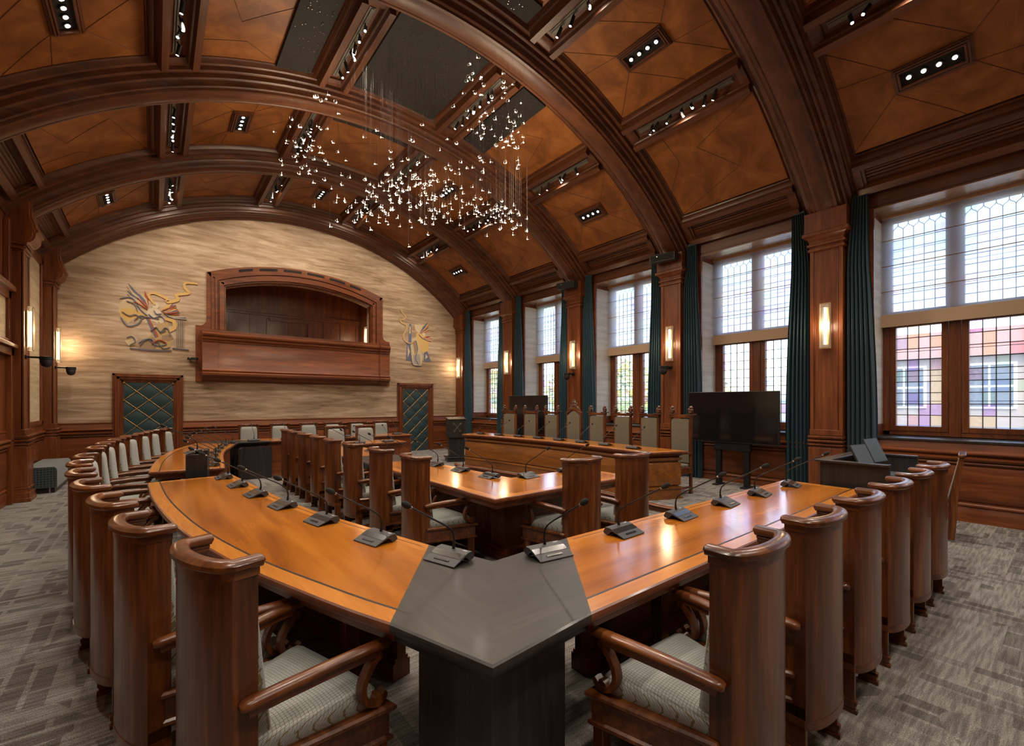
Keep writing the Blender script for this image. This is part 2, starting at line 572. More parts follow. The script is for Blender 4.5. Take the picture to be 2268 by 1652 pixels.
    def build(s, name, mats, parent=None, smooth=True, bevel=0, world=False, ang=38):
        me = bpy.data.meshes.new(name)
        v_ = s.v
        if world and parent is not None:
            o_ = wloc(parent)
            v_ = [(x - o_[0], y - o_[1], z - o_[2]) for x, y, z in v_]
        me.from_pydata(v_, [], s.f)
        if isinstance(mats, str):
            mats = [mats]
        for k in mats:
            me.materials.append(M[k])
        if len(mats) > 1:
            me.polygons.foreach_set('material_index', s.m)
        me.validate()
        # consistent outward normals
        import bmesh
        bm = bmesh.new()
        bm.from_mesh(me)
        bmesh.ops.recalc_face_normals(bm, faces=bm.faces)
        bm.to_mesh(me)
        bm.free()
        if smooth:
            me.shade_smooth()
            me.set_sharp_from_angle(angle=R(ang))
        ob = bpy.data.objects.new(name, me)
        COL.objects.link(ob)
        if parent is not None:
            ob.parent = parent
        if bevel:
            bv = ob.modifiers.new('bevel', 'BEVEL')
            bv.width = bevel
            bv.segments = 2
            bv.limit_method = 'ANGLE'
            bv.angle_limit = R(40)
        return ob


def wloc(o):
    x = y = z = 0
    while o is not None:
        x += o.location[0]; y += o.location[1]; z += o.location[2]
        o = o.parent
    return x, y, z


def offset(poly, d_, flush=()):
    """mitred offset of a plan outline, outward positive; edges listed in flush stay where they are"""
    if d_ == 0:
        return list(poly)
    n = len(poly)
    area = sum(poly[i][0] * poly[(i + 1) % n][1] - poly[(i + 1) % n][0] * poly[i][1] for i in range(n))
    sg = 1 if area > 0 else -1

    def is_flush(p, q):
        for a, b_ in flush:
            for u, v in ((a, b_), (b_, a)):
                if abs(u[0] - p[0]) + abs(u[1] - p[1]) + abs(v[0] - q[0]) + abs(v[1] - q[1]) < 1e-5:
                    return True
        return False
    out = []
    for i in range(n):
        p0, p1, p2 = poly[i - 1], poly[i], poly[(i + 1) % n]
        a = (p1[0] - p0[0], p1[1] - p0[1])
        c = (p2[0] - p1[0], p2[1] - p1[1])
        la, lc = math.hypot(*a) or 1e-9, math.hypot(*c) or 1e-9
        n1_ = (a[1] / la * sg, -a[0] / la * sg)
        n2_ = (c[1] / lc * sg, -c[0] / lc * sg)
        d1 = 0 if is_flush(p0, p1) else d_
        d2 = 0 if is_flush(p1, p2) else d_
        det = n1_[0] * n2_[1] - n1_[1] * n2_[0]
        if abs(det) < 0.05:
            bx, by = n1_[0] + n2_[0], n1_[1] + n2_[1]
            k = max(bx * n1_[0] + by * n1_[1], 0.3)
            out.append((p1[0] + bx / k * (d1 + d2) / 2, p1[1] + by / k * (d1 + d2) / 2))
        else:
            out.append((p1[0] + (d1 * n2_[1] - d2 * n1_[1]) / det, p1[1] + (n1_[0] * d2 - n2_[0] * d1) / det))
    return out


def tag(o, label=None, cat=None, group=None, kind=None):
    if label: o['label'] = label
    if cat: o['category'] = cat
    if group: o['group'] = group
    if kind: o['kind'] = kind
    return o


def thing(name, loc=(0, 0, 0), rz=0, label=None, cat=None, group=None, kind=None):
    o = bpy.data.objects.new(name, None)
    COL.objects.link(o)
    o.location = loc
    o.rotation_euler = (0, 0, rz)
    o.empty_display_size = 0.1
    return tag(o, label, cat, group, kind)


def struct(name, mb, mats, **kw):
    o = mb.build(name, mats, **kw)
    o['kind'] = 'structure'
    return o


KIDS = {}


def copy_tree(o, parent=None):
    c = o.copy()
    COL.objects.link(c)
    if parent is not None:
        c.parent = parent
    for ch in list(o.children):
        copy_tree(ch, c)
    return c


ORD = ['first', 'second', 'third', 'fourth', 'fifth', 'sixth', 'seventh', 'eighth', 'ninth', 'tenth']

# ------------------------------------------------------------------ room dimensions
CX, CZ = 3.36, -0.40                 # axis of the vault
XL, XR = -1.86, 8.58                 # wall faces
PXL, PXR = -1.68, 8.40               # pilaster faces
YF, YB = 13.85, -3.15                # far and back wall
BAY = 2.76
RIBY = [2.52 + BAY * k for k in range(-2, 5)]          # -3.0 ... 13.56
BAYY = [1.14 + BAY * k for k in range(-1, 5)]          # window bays


def V(r_, a, y):
    a = R(a)
    return (CX + r_ * math.sin(a), y, CZ + r_ * math.cos(a))


# floor
mb = MB()
mb.box(XL - 0.3, XR + 0.7, YB - 0.2, YF + 0.2, -0.12, 0)
struct('floor', mb, 'carpet', smooth=False)

# outer shell of the vault
mb = MB()
rings = []
for k in range(33):
    a = -50 + 100 * k / 32
    rings.append([V(7.60, a, YB - 0.2), V(7.60, a, YF + 0.2), V(7.72, a, YF + 0.2), V(7.72, a, YB - 0.2)])
mb.skin(rings)
struct('ceiling', mb, 'ribwoodY')

PANELS = [(-39.9, -27.9), (-22.7, -11.0), (-5.9, 5.9), (11.0, 22.7), (27.9, 39.9)]
RP = 7.40
# light boxes in these bays (bay index -> panels)
BOXES = {0: [1, 3], 1: [0, 4], 2: [1, 3], 3: [0, 4], 4: [1, 3], 5: [0, 2, 4]}

# leather panels with raised seams
for bi, yc in enumerate(BAYY):
    for pi, (a0, a1) in enumerate(PANELS):
        mb = MB()
        ny = 8
        na = 12
        y0, y1 = yc - 0.96, yc + 0.96
        rings = [[V(RP, a0 + (a1 - a0) * i / na, y0 + (y1 - y0) * j / ny) for j in range(ny + 1)] for i in range(na + 1)]
        mb.skin(rings, cp=False, mat=0)
        am = (a0 + a1) / 2
        da = (a1 - a0) / 2

        def seam(u0, v0, u1, v1):
            pts = [V(RP - 0.002, am + da * (u0 + (u1 - u0) * t_ / 6), yc + 0.95 * (v0 + (v1 - v0) * t_ / 6)) for t_ in range(7)]
            mb.tube(pts, 0.0045, 4, 1)
        if pi in BOXES[bi]:
            for su in (-1, 1):
                for sv in (-1, 1):
                    seam(0.21 * su, 0.39 * sv, 0.99 * su, 0.99 * sv)
            seam(0.21, 0.39, 0.99, -0.25)
            seam(-0.21, -0.39, -0.99, 0.25)
            seam(0.21, -0.39, 0.30, -0.99)
            seam(-0.21, 0.39, -0.30, 0.99)
        else:
            seam(-0.99, -0.99, -0.45, 0.15)
            seam(-0.45, 0.15, 0.35, -0.35)
            seam(0.99, 0.99, 0.55, 0.1)
            seam(0.35, 0.99, -0.3, 0.55)
            seam(0.55, 0.1, 0.35, -0.35)
            seam(-0.99, 0.6, -0.3, 0.55)
        struct('ceiling_panel', mb, ['leather', 'seam'])

# ribs
RIBP = [(-0.46, 7.46), (-0.455, 7.39), (-0.44, 7.375), (-0.425, 7.39), (-0.41, 7.37), (-0.395, 7.335), (-0.37, 7.325), (-0.345, 7.34), (-0.325, 7.34),
        (-0.315, 7.29), (-0.29, 7.275), (-0.27, 7.275), (-0.262, 7.22), (-0.235, 7.205), (-0.225, 7.215), (-0.215, 7.20), (-0.212, 7.135), (-0.195, 7.12),
        (-0.175, 7.125), (-0.168, 7.095), (-0.13, 7.09), (-0.12, 7.10), (-0.07, 7.082), (0, 7.078)]
RIBP = RIBP + [(-t_, r_) for t_, r_ in reversed(RIBP[:-1])]
NA = 72
for k, yc in enumerate(RIBY):
    mb = MB()
    prof = RIBP
    if k == len(RIBY) - 1:
        prof = RIBP[:24] + [(0.05, 7.08), (0.06, 7.06), (0.10, 7.05), (0.12, 7.065), (0.15, 7.05), (0.17, 7.03), (0.20, 7.03), (0.22, 7.05), (0.30, 7.045), (0.30, 7.46)]
    rings = []
    for i in range(NA + 1):
        a = -46.2 + 92.4 * i / NA
        rings.append([V(r_, a, yc + t_) for t_, r_ in prof])
    mb.skin(rings, cp=True)
    struct('trim_%d' % (10 + k), mb, 'ribwoodX')

# longitudinal beams between panels (and their track recess)
STRP = [(-0.335, 7.46), (-0.33, 7.39), (-0.32, 7.375), (-0.305, 7.39), (-0.295, 7.36), (-0.27, 7.335), (-0.25, 7.345), (-0.243, 7.30), (-0.238, 7.215), (-0.150, 7.215),
        (-0.146, 7.29), (-0.13, 7.305), (-0.115, 7.30), (-0.105, 7.345), (-0.09, 7.36), (0.09, 7.36)]
STRP = STRP + [(-t_, r_) for t_, r_ in reversed(STRP[:-1])]
GAPS = [-25.3, -8.45, 8.45, 25.3]
ti = 20
for bi, yc in enumerate(BAYY):
    for g in GAPS:
        mb = MB()
        rings = [[V(r_, g + math.degrees(t_ / 7.4), y) for t_, r_ in STRP] for y in (yc - 0.98, yc + 0.98)]
        mb.skin(rings, cp=True)
        for e in (-1, 1):      # stepped ends of the recess
            rings = [[V(r_, g + math.degrees(t_ / 7.4), yc + e * y) for t_, r_ in ((-0.15, 7.45), (-0.15, rr_), (0.15, rr_), (0.15, 7.45))] for y, rr_ in
                     ((0.99, 7.30), (0.95, 7.30), (0.90, 7.305), (0.86, 7.33))]
            mb.skin([[p for p in q] for q in rings])
        struct('trim_%d' % ti, mb, 'ribwoodY')
        ti += 1

# springing cornices on both sides
COR = [(40.0, 7.46), (40.05, 7.39), (40.2, 7.375), (40.35, 7.385), (40.5, 7.345), (40.75, 7.325), (40.85, 7.27), (40.95, 7.255), (41.55, 7.255), (41.6, 7.32), (41.8, 7.35), (42.0, 7.335),
       (42.1, 7.36), (42.25, 7.36), (42.3, 7.345), (42.42, 7.36), (42.6, 7.36), (42.65, 7.345), (42.8, 7.36), (43.0, 7.36), (43.05, 7.345), (43.2, 7.36), (43.5, 7.36), (43.55, 7.335), (43.7, 7.345),
       (43.85, 7.30), (43.9, 7.255), (44.75, 7.265), (44.8, 7.30), (44.8, 7.50)]
for s_ in (-1, 1):
    for bi, yc in enumerate(BAYY):
        mb = MB()
        mb.skin([[V(r_, s_ * a, y) for a, r_ in COR] for y in (yc - 0.98, yc + 0.98)], cp=True)
        # end blocks that close the grooved panel
        for e in (-1, 1):
            mb.skin([[V(r_, s_ * a, yc + e * y) for a, r_ in ((41.55, 7.45), (41.55, 7.30), (43.9, 7.30), (43.9, 7.45))] for y in (0.99, 0.90)], cp=True)
            mb.skin([[V(r_, s_ * a, yc + e * y) for a, r_ in ((41.55, 7.45), (41.55, 7.325), (43.9, 7.325), (43.9, 7.45))] for y in (0.90, 0.86)], cp=True)
        struct('trim_%d' % ti, mb, 'ribwoodY')
        ti += 1

# ------------------------------------------------------------------ right wall with window openings
HEAD, SILL = 4.55, 1.09
OH = 0.845
mb = MB()
xo = XR + 0.75
ys = [YB - 0.2] + [v for yc in BAYY for v in (yc - OH, yc + OH)] + [YF + 0.2]
for i in range(0, len(ys), 2):
    mb.box(XR, xo, ys[i], ys[i + 1], 0, 5.4)
for yc in BAYY:
    mb.box(XR, xo, yc - OH, yc + OH, 0, SILL - 0.02)
    mb.box(XR, xo, yc - OH, yc + OH, HEAD, 5.4)
struct('wall_right', mb, 'ribwoodY', smooth=False)

# window reveals, frames, leading and panes
BX = 9.07
for wi, yc in enumerate(BAYY):
    n = wi + 1
    mb = MB()
    # cloth-lined side reveals, wooden edge trims
    for e in (-1, 1):
        ye = yc + e * OH
        mb.box(XR + 0.03, BX + 0.12, ye - e * 0.012, ye, 1.25, HEAD - 0.10, 1)
        mb.box(XR - 0.012, XR + 0.03, ye - e * 0.03, ye + e * 0.045, SILL, HEAD + 0.02, 0)
        mb.box(XR + 0.03, BX + 0.1, ye - e * 0.02, ye, HEAD - 0.10, HEAD, 0)
        mb.box(XR + 0.03, BX + 0.1, ye - e * 0.02, ye, SILL, 1.25, 0)
        mb.box(XR + 0.03, BX + 0.1, ye - e * 0.03, ye, 1.25, 1.27, 0)
    mb.box(XR - 0.01, BX + 0.1, yc - OH, yc + OH, HEAD - 0.012, HEAD - 0.001, 2)
    mb.box(BX + 0.02, BX + 0.07, yc - OH, yc + OH, HEAD - 0.05, HEAD, 0)
    w = thing('window_%d' % n, (BX + 0.1, yc, 1.09), kind='structure')
    mb.build('reveal_lining', ['panelwoodY', 'revealcloth', 'litsoffitwood'], w, world=True, smooth=False)
    fr = MB()
    GX = BX + 0.14
    f0, f1 = BX + 0.09, BX + 0.22
    z0, z1 = 1.10, 4.48
    OY = yc + 0.01
    # frame members
    fr.box(f0, f1, yc - OH, yc - OH + 0.10, z0, z1)
    fr.box(f0, f1, yc + OH - 0.10, yc + OH, z0, z1)
    fr.box(f0 - 0.02, f1, yc - 0.065, yc + 0.065, z0, z1)
    fr.box(f0, f1, yc - OH, yc + OH, z0, z0 + 0.06)
    fr.box(f0, f1, yc - OH, yc + OH, 2.86, 3.0)
    fr.box(f0, f1, yc - OH, yc + OH, z1, HEAD)
    # casements
    cas = []
    for e in (-1, 1):
        ya, yb = sorted((yc + e * 0.07, yc + e * (OH - 0.10)))
        for (za, zb, bw, cols, rows) in ((z0 + 0.065, 2.855, 0.075, 4, 9), (3.005, z1 - 0.005, 0.03, 5, 9)):
            fr.box(f0 - 0.012, f1 - 0.04, ya, ya + bw, za, zb)
            fr.box(f0 - 0.012, f1 - 0.04, yb - bw, yb, za, zb)
            fr.box(f0 - 0.012, f1 - 0.04, ya + bw, yb - bw, za, za + bw)
            fr.box(f0 - 0.012, f1 - 0.04, ya + bw, yb - bw, zb - bw, zb)
            cas.append((ya + bw, yb - bw, za + bw, zb - bw, cols, rows, zb > 4))
    fr.build('window_frame', 'panelwoodZ', w, world=True, bevel=0.004)
    for (ya, yb, za, zb, cols, rows, ogee) in cas:
        rnd = random.Random(wi * 17 + int(ya * 100) + rows)
        g = MB()
        ld = MB()
        dy = (yb - ya) / cols
        top = zb
        if ogee:
            zb = zb - 0.14
        dz = (zb - za) / rows
        for i in range(cols):
            for j in range(rows):
                g.box(GX, GX + 0.004, ya + i * dy, ya + (i + 1) * dy, za + j * dz, za + (j + 1) * dz, rnd.randrange(len(GL)))
            if ogee:
                g.box(GX, GX + 0.004, ya + i * dy, ya + (i + 1) * dy, zb, top, rnd.randrange(4))
        lw = 0.005
        for i in range(1, cols):
            ld.box(GX - 0.006, GX + 0.01, ya + i * dy - lw, ya + i * dy + lw, za, zb)
        for j in range(1, rows + 1 if ogee else rows):
            if ogee and j == rows:
                continue
            ld.box(GX - 0.006, GX + 0.01, ya, yb, za + j * dz - lw, za + j * dz + lw)
        if ogee:
            for i in range(cols):
                c0 = ya + (i + 0.5) * dy
                for e in (-1, 1):
                    pts = [(GX - 0.001, c0 + e * dy * 0.5, zb), (GX - 0.001, c0 + e * dy * 0.5, zb + 0.005), (GX - 0.001, c0 + e * dy * 0.47, zb + 0.03), (GX - 0.001, c0 + e * dy * 0.32, zb + 0.052),
                           (GX - 0.001, c0 + e * dy * 0.12, zb + 0.068), (GX - 0.001, c0, zb + 0.095), (GX - 0.001, c0, zb + 0.14)]
                    ld.tube(pts, 0.0055, 5)
        for q in range(3):      # saddle bars
            zz = za + (q + 1) * (zb - za) / 4
            ld.cyl((GX - 0.012, ya, zz), (GX - 0.012, yb, zz), 0.004, n=6)
        g.build('leaded_panes', ['glass_' + k for k in GL], w, world=True, smooth=False)
        ld.build('lead_cames', 'lead', w, world=True, smooth=False)

# sills and the beam over the openings
mb = MB()
for yc in BAYY:
    mb.box(XR - 0.05, BX + 0.12, yc - OH - 0.02, yc + OH + 0.02, SILL - 0.035, SILL, 0)
struct('trim_90', mb, ['blackwoodY'], bevel=0.006)
mb = MB()
mb.box(XR - 0.01, XR + 0.02, YB, YF, HEAD + 0.03, 4.86)
mb.box(XR - 0.03, XR + 0.02, YB, YF, 4.78, 4.86)
struct('trim_91', mb, 'ribwoodY', smooth=False)
mb = MB()
mb.box(XL - 0.02, XL + 0.02, YB, YF, HEAD + 0.03, 5.0)
struct('trim_92', mb, 'ribwoodY', smooth=False)


# wainscot profile on a wall, from bottom to top: (distance from wall, z)
def wains(top):
    k = top
    return [(0, 0.0), (0.045, 0.0), (0.045, 0.17), (0.03, 0.20), (0.03, 0.205), (0.05, 0.215), (0.05, 0.235), (0.02, 0.26), (0.02, 0.272), (0.035, 0.28), (0.045, 0.30), (0.045, k - 0.36), (0.04, k - 0.335), (0.02, k - 0.325), (0.02, k - 0.315),
            (0.05, k - 0.31), (0.06, k - 0.295), (0.05, k - 0.28), (0.03, k - 0.275), (0.03, k - 0.265), (0.065, k - 0.26), (0.085, k - 0.235), (0.085, k - 0.215), (0.06, k - 0.20), (0.045, k - 0.195), (0.045, k - 0.185),
            (0.085, k - 0.18), (0.10, k - 0.165), (0.10, k - 0.15), (0.08, k - 0.135), (0.05, k - 0.13), (0.03, k - 0.03), (0.045, k - 0.02), (0.045, k), (0, k)]


mb = MB()
mb.skin([[(XR - d_, y, z) for d_, z in wains(1.08)] for y in (YB, YF)])
struct('baseboard_right', mb, 'panelwoodY')
mb = MB()
mb.skin([[(XL + d_, y, z) for d_, z in wains(1.16)] for y in (YB, YF)])
struct('baseboard_left', mb, 'panelwoodY')
mb = MB()
for x0, x1 in ((XL, -0.76), (0.54, 6.20), (7.48, XR)):
    mb.skin([[(x, YF - d_, z) for d_, z in wains(1.15)] for x in (x0, x1)])
struct('baseboard_far', mb, 'panelwoodX')


# pilasters ------------------------------------------------------------
def pilaster(side, yc, hw, nm):
    mb = MB()
    X0 = XR if side > 0 else XL

    def bx(d0, d1, h, z0, z1):
        mb.box(X0 - side * d0, X0 - side * d1, yc - h, yc + h, z0, z1)
    bx(0, 0.27, hw + 0.010, 0, 0.15)
    bx(0, 0.285, hw + 0.014, 0, 0.06)
    bx(0, 0.235, hw + 0.006, 0.15, 0.20)
    bx(0, 0.26, hw + 0.010, 0.205, 0.235)
    bx(0, 0.245, hw + 0.008, 0.24, 0.88)
    bx(0, 0.225, hw + 0.005, 0.88, 0.905)
    for z, d_ in ((0.915, 0.255), (0.955, 0.235), (0.975, 0.275), (1.02, 0.245), (1.04, 0.265), (1.08, 0.22)):
        bx(0, d_, hw + (d_ - 0.215) * 0.25, z, z + (0.032 if z != 1.08 else 0.09))
    bx(0, 0.19, hw, 1.05, 4.12)
    # raised stiles and beads on the shaft
    for e in (-1, 1):
        mb.box(X0 - side * 0.17, X0 - side * 0.205, yc + e * (hw - 0.0), yc + e * (hw - 0.055), 1.17, 4.05)
        mb.tube([(X0 - side * 0.19, yc + e * (hw - 0.068), 1.17), (X0 - side * 0.19, yc + e * (hw - 0.068), 4.05)], 0.009, 6)
    if side > 0:
        rings = []
        for d_, z in ((0.20, 4.04), (0.225, 4.05), (0.225, 4.085), (0.205, 4.095), (0.21, 4.12), (0.235, 4.13), (0.235, 4.16), (0.215, 4.17), (0.215, 4.20), (0.235, 4.25), (0.27, 4.28), (0.29, 4.285),
                      (0.29, 4.335), (0.265, 4.345), (0.265, 4.66)):
            h = hw + d_ - 0.2
            rings.append([(X0, yc - h, z), (X0 - d_, yc - h, z), (X0 - d_, yc + h, z), (X0, yc + h, z)])
        mb.skin(rings)
    else:
        # capital ring and the curved corbel carrying the rib
        for z, d_ in ((4.03, 0.21), (4.07, 0.235), (4.11, 0.215), (4.14, 0.245)):
            bx(0, d_, hw + d_ - 0.2, z, z + 0.036)
        pr = [(0, 4.18), (0.20, 4.18)]
        for i in range(9):
            t_ = i / 8 * PI / 2
            pr.append((0.20 + 0.14 * math.sin(t_) ** 1, 4.18 + 0.15 * (1 - math.cos(t_))))
        pr += [(0.34, 4.36), (0.37, 4.38), (0.37, 4.42), (0.345, 4.44), (0.34, 4.50), (0.30, 4.62), (0.30, 4.98), (0, 4.98)]
        mb.skin([[(X0 + d_, y, z) for d_, z in pr] for y in (yc - hw - 0.01, yc + hw + 0.01)])
        mb.skin([[(X0 + d_ * 0.9, y, z) for d_, z in pr] for y in (yc - hw - 0.035, yc + hw + 0.035)])
    struct(nm, mb, 'panelwoodZ', bevel=0.005)


pi_ = 60
for y in RIBY:
    for s_ in (1, -1):
        yy = min(y, YF - 0.22)
        pilaster(s_, yy, 0.225, 'trim_%d' % pi_)
        pi_ += 1

# ------------------------------------------------------------------ left wall
mb = MB()
mb.box(XL - 0.2, XL, YB - 0.2, YF + 0.2, 0, 5.4)
struct('wall_left', mb, 'panelwoodZ', smooth=False)
for bi, yc in enumerate(BAYY):
    if bi == 4:
        continue
    mb = MB()
    y0, y1 = yc - 1.13, yc + 1.13
    mb.box(XL, XL + 0.012, y0, y1, 1.2, 4.45, 1)
    for e, (a, b_) in ((0, (y0, y0 + 0.11)), (1, (y1 - 0.11, y1))):
        mb.box(XL, XL + 0.05, a, b_, 1.16, 4.56, 0)
    mb.box(XL, XL + 0.05, y0, y1, 4.42, 4.56, 0)
    mb.box(XL, XL + 0.05, y0, y1, 1.16, 1.24, 0)
    struct('trim_%d' % (100 + bi), mb, ['panelwoodZ', 'wallclothY'], smooth=False, bevel=0.006)
# timber portal in the second bay from the far wall
yc = BAYY[4]
dl = thing('door_3', (XL, yc, 0), kind='structure')
mb = MB()
y0, y1 = yc - 1.13, yc + 1.13
mb.box(XL, XL + 0.10, y0, y0 + 0.14, 0, 2.46)
mb.box(XL, XL + 0.10, y1 - 0.14, y1, 0, 2.46)
mb.box(XL, XL + 0.10, y0, y1, 2.34, 2.46)
mb.box(XL, XL + 0.15, y0, y1, 2.46, 2.52)
mb.box(XL, XL + 0.07, y0, y1, 2.52, 2.60)
mb.box(XL, XL + 0.07, y0, y1, 3.24, 3.36)
mb.box(XL, XL + 0.13, y0, y1, 3.36, 3.44)
mb.box(XL, XL + 0.07, y0, y0 + 0.12, 2.6, 4.5)
mb.box(XL, XL + 0.07, y1 - 0.12, y1, 2.6, 4.5)
mb.build('door_frame', 'panelwoodZ', dl, world=True, bevel=0.006)
mb = MB()
mb.box(XL, XL + 0.03, y0 + 0.12, y1 - 0.12, 2.6, 3.24)
mb.build('overdoor_panel', 'wallclothY', dl, world=True, smooth=False)
mb = MB()
mb.box(XL, XL + 0.03, y0 + 0.14, yc - 0.005, 0.01, 2.34)
mb.box(XL, XL + 0.03, yc + 0.005, y1 - 0.14, 0.01, 2.34)
mb.build('door_leaf', 'panelwoodZ', dl, world=True, bevel=0.004)
mb = MB()
mb.sphere((XL + 0.08, yc - 0.08, 1.05), 0.03)
mb.cyl((XL + 0.03, yc - 0.08, 1.05), (XL + 0.07, yc - 0.08, 1.05), 0.01)
mb.build('door_handle', 'oldbrass', dl, world=True)

# back wall
mb = MB()
mb.box(XL - 0.2, XR + 0.2, YB - 0.2, YB, 0, 7.4)
struct('wall_back', mb, 'wallclothX', smooth=False)
mb = MB()
mb.box(XL, XR, YB, YB + 0.05, 0, 1.15)
struct('baseboard_back', mb, 'panelwoodX', smooth=False)
# ------------------------------------------------------------------ far wall with the balcony opening
AX0, AX1 = 1.44, 5.28       # opening
AXC = 3.36


def arch_z(x, zs, rise, half):
    """segmental arch height at x"""
    Rr = (half * half + rise * rise) / (2 * rise)
    return zs + rise - Rr + math.sqrt(max(Rr * Rr - (x - AXC) ** 2, 0))


mb = MB()
n = 24
xs = [AX0 + (AX1 - AX0) * i / n for i in range(n + 1)]
up_pts = [(x, arch_z(x, 4.60, 0.34, 1.92)) for x in xs]
th = 0.25
mb.box(XL - 0.2, AX0, YF, YF + th, 0, 7.4)
mb.box(AX1, XR + 0.2, YF, YF + th, 0, 7.4)
mb.box(AX0, AX1, YF, YF + th, 0, 3.30)
for (xa, za), (xb, zb) in zip(up_pts[:-1], up_pts[1:]):
    vs_ = [(xa, YF, za), (xb, YF, zb), (xb, YF, 7.4), (xa, YF, 7.4), (xa, YF + th, za), (xb, YF + th, zb), (xb, YF + th, 7.4), (xa, YF + th, 7.4)]
    mb.add(vs_, [(0, 1, 2, 3), (4, 7, 6, 5), (0, 4, 5, 1)])
struct('wall_far', mb, 'wallclothX', smooth=False)

# balcony -----------------------------------------------------------------
bal = thing('trim_120', (AXC, YF, 2.15), kind='structure', label='wooden gallery balcony with segmental arch set in the far wall')
mb = MB()


def xz_prism(pts, y0, y1, mat=0, m_=None):
    (m_ or mb).skin([[(x, y, z) for x, z in pts] for y in (y0, y1)], mat=mat)


# outer surround board (flat shouldered board): sides, arch strip, skirt
def strip_arch(o_zs, o_rise, o_half, i_zs, i_rise, i_half, y0, y1, x0, x1, nn=28):
    rings = []
    for i in range(nn + 1):
        t_ = i / nn
        xo_ = AXC - o_half + 2 * o_half * t_
        xi_ = AXC - i_half + 2 * i_half * t_
        zo, zi = arch_z(xo_, o_zs, o_rise, o_half), arch_z(xi_, i_zs, i_rise, i_half)
        rings.append([(xi_, y0, zi), (xo_, y0, zo), (xo_, y1, zo), (xi_, y1, zi)])
    mb.skin(rings)


H1 = 2.33
strip_arch(4.93, 0.46, H1, 4.80, 0.44, H1 - 0.10, YF - 0.035, YF + 0.02, 0, 0)
for e in (-1, 1):
    xa, xb = AXC + e * H1, AXC + e * (H1 - 0.10)
    mb.box(min(xa, xb), max(xa, xb), YF - 0.035, YF + 0.02, 3.50, 4.94)
    # curved shoulder
    pts = [(AXC + e * H1, 3.78)]
    for i in range(7):
        t_ = i / 6 * PI / 2
        pts.append((AXC + e * (H1 + 0.16 * (1 - math.cos(t_))), 3.72 - 0.16 * math.sin(t_)))
    pts += [(AXC + e * 2.56, 3.56), (AXC + e * 2.56, 3.0), (AXC + e * (H1 - 0.10), 3.0), (AXC + e * (H1 - 0.10), 3.78)]
    xz_prism(pts, YF - 0.0345, YF + 0.018)
    mb.box(AXC + e * 2.56, AXC + e * 2.40, YF - 0.034, YF + 0.016, 2.14, 3.2)
mb.box(AXC - 2.56, AXC + 2.56, YF - 0.035, YF + 0.02, 2.14, 2.30)
mb.build('surround_board', 'panelwoodX', bal, world=True, bevel=0.004)
mb = MB()
# stepped arch mouldings
steps = [(2.23, 4.83, 0.44, 2.15, 4.77, 0.43, 0.06), (2.15, 4.77, 0.43, 2.10, 4.74, 0.42, 0.10), (2.10, 4.74, 0.42, 2.06, 4.71, 0.41, 0.075), (2.06, 4.71, 0.41, 1.96, 4.63, 0.36, 0.13),
         (1.96, 4.63, 0.36, 1.92, 4.60, 0.34, 0.09)]
for ho, zo, ro, hi, zi, ri, dp in steps:
    strip_arch(zo, ro, ho, zi, ri, hi, YF - dp, YF + 0.1, 0, 0)
    for e in (-1, 1):
        mb.box(AXC + e * ho, AXC + e * hi, YF - dp, YF + 0.1, 3.4, zo)
mb.build('arch_moulding', 'panelwoodX', bal, world=True, bevel=0.006)
mb = MB()
for xa, xb in ((1.74, 2.06), (2.22, 2.66), (2.82, 3.28), (3.44, 3.90), (4.06, 4.50), (4.66, 4.98)):
    rings = []
    for i in range(7):
        x = xa + (xb - xa) * i / 6
        z = arch_z(x, 4.86, 0.45, 2.28)
        rings.append([(x, YF - 0.052, z - 0.03), (x, YF - 0.052, z + 0.03), (x, YF - 0.03, z + 0.03), (x, YF - 0.03, z - 0.03)])
    mb.skin(rings)
mb.build('air_slots', 'darkvoid', bal, world=True, smooth=False)
mb = MB()
# parapet: projecting box with mouldings, end piers
PY = YF - 0.34
pr = [(0, 2.16), (0.10, 2.16), (0.16, 2.20), (0.22, 2.22), (0.24, 2.26), (0.30, 2.275), (0.345, 2.30), (0.35, 2.35), (0.32, 2.38), (0.335, 2.40), (0.335, 2.42), (0.30, 2.435), (0.29, 2.45), (0.29, 3.12), (0.30, 3.13), (0.315, 3.15), (0.30, 3.17),
      (0.32, 3.18), (0.34, 3.22), (0.34, 3.24), (0.32, 3.26), (0.35, 3.27), (0.37, 3.30), (0.37, 3.34), (0.34, 3.36), (0.30, 3.37), (0.30, 3.44), (0, 3.44)]
mb.skin([[(x, YF - d_, z) for d_, z in pr] for x in (AXC - 2.13, AXC + 2.13)])
pr2 = [(d_ + (0.03 if d_ > 0.05 else 0), z) for d_, z in pr]
for e in (-1, 1):
    mb.skin([[(AXC + e * x, YF - d_, z) for d_, z in pr2] for x in (2.12, 2.44)])
mb.build('parapet', 'panelwoodX', bal, world=True)
mb = MB()
# room behind the balcony
ry = YF + th
mb.box(AX0 - 0.3, AX1 + 0.3, ry + 1.6, ry + 1.7, 2.9, 5.3)
mb.box(AX0 - 0.4, AX0 - 0.3, ry, ry + 1.7, 2.9, 5.3)
mb.box(AX1 + 0.3, AX1 + 0.4, ry, ry + 1.7, 2.9, 5.3)
mb.box(AX0 - 0.4, AX1 + 0.4, ry, ry + 1.7, 5.2, 5.3)
mb.box(AX0 - 0.4, AX1 + 0.4, ry, ry + 1.7, 2.8, 2.9)
mb.box(AX0 - 0.3, AX1 + 0.3, ry + 1.52, ry + 1.6, 4.36, 4.42)
mb.box(AX0 - 0.3, AX1 + 0.3, ry + 1.56, ry + 1.6, 4.30, 4.46)
for i in range(9):
    x = AX0 - 0.25 + 4.3 * i / 8
    mb.box(x - 0.012, x + 0.012, ry + 1.575, ry + 1.6, 2.9, 4.30)
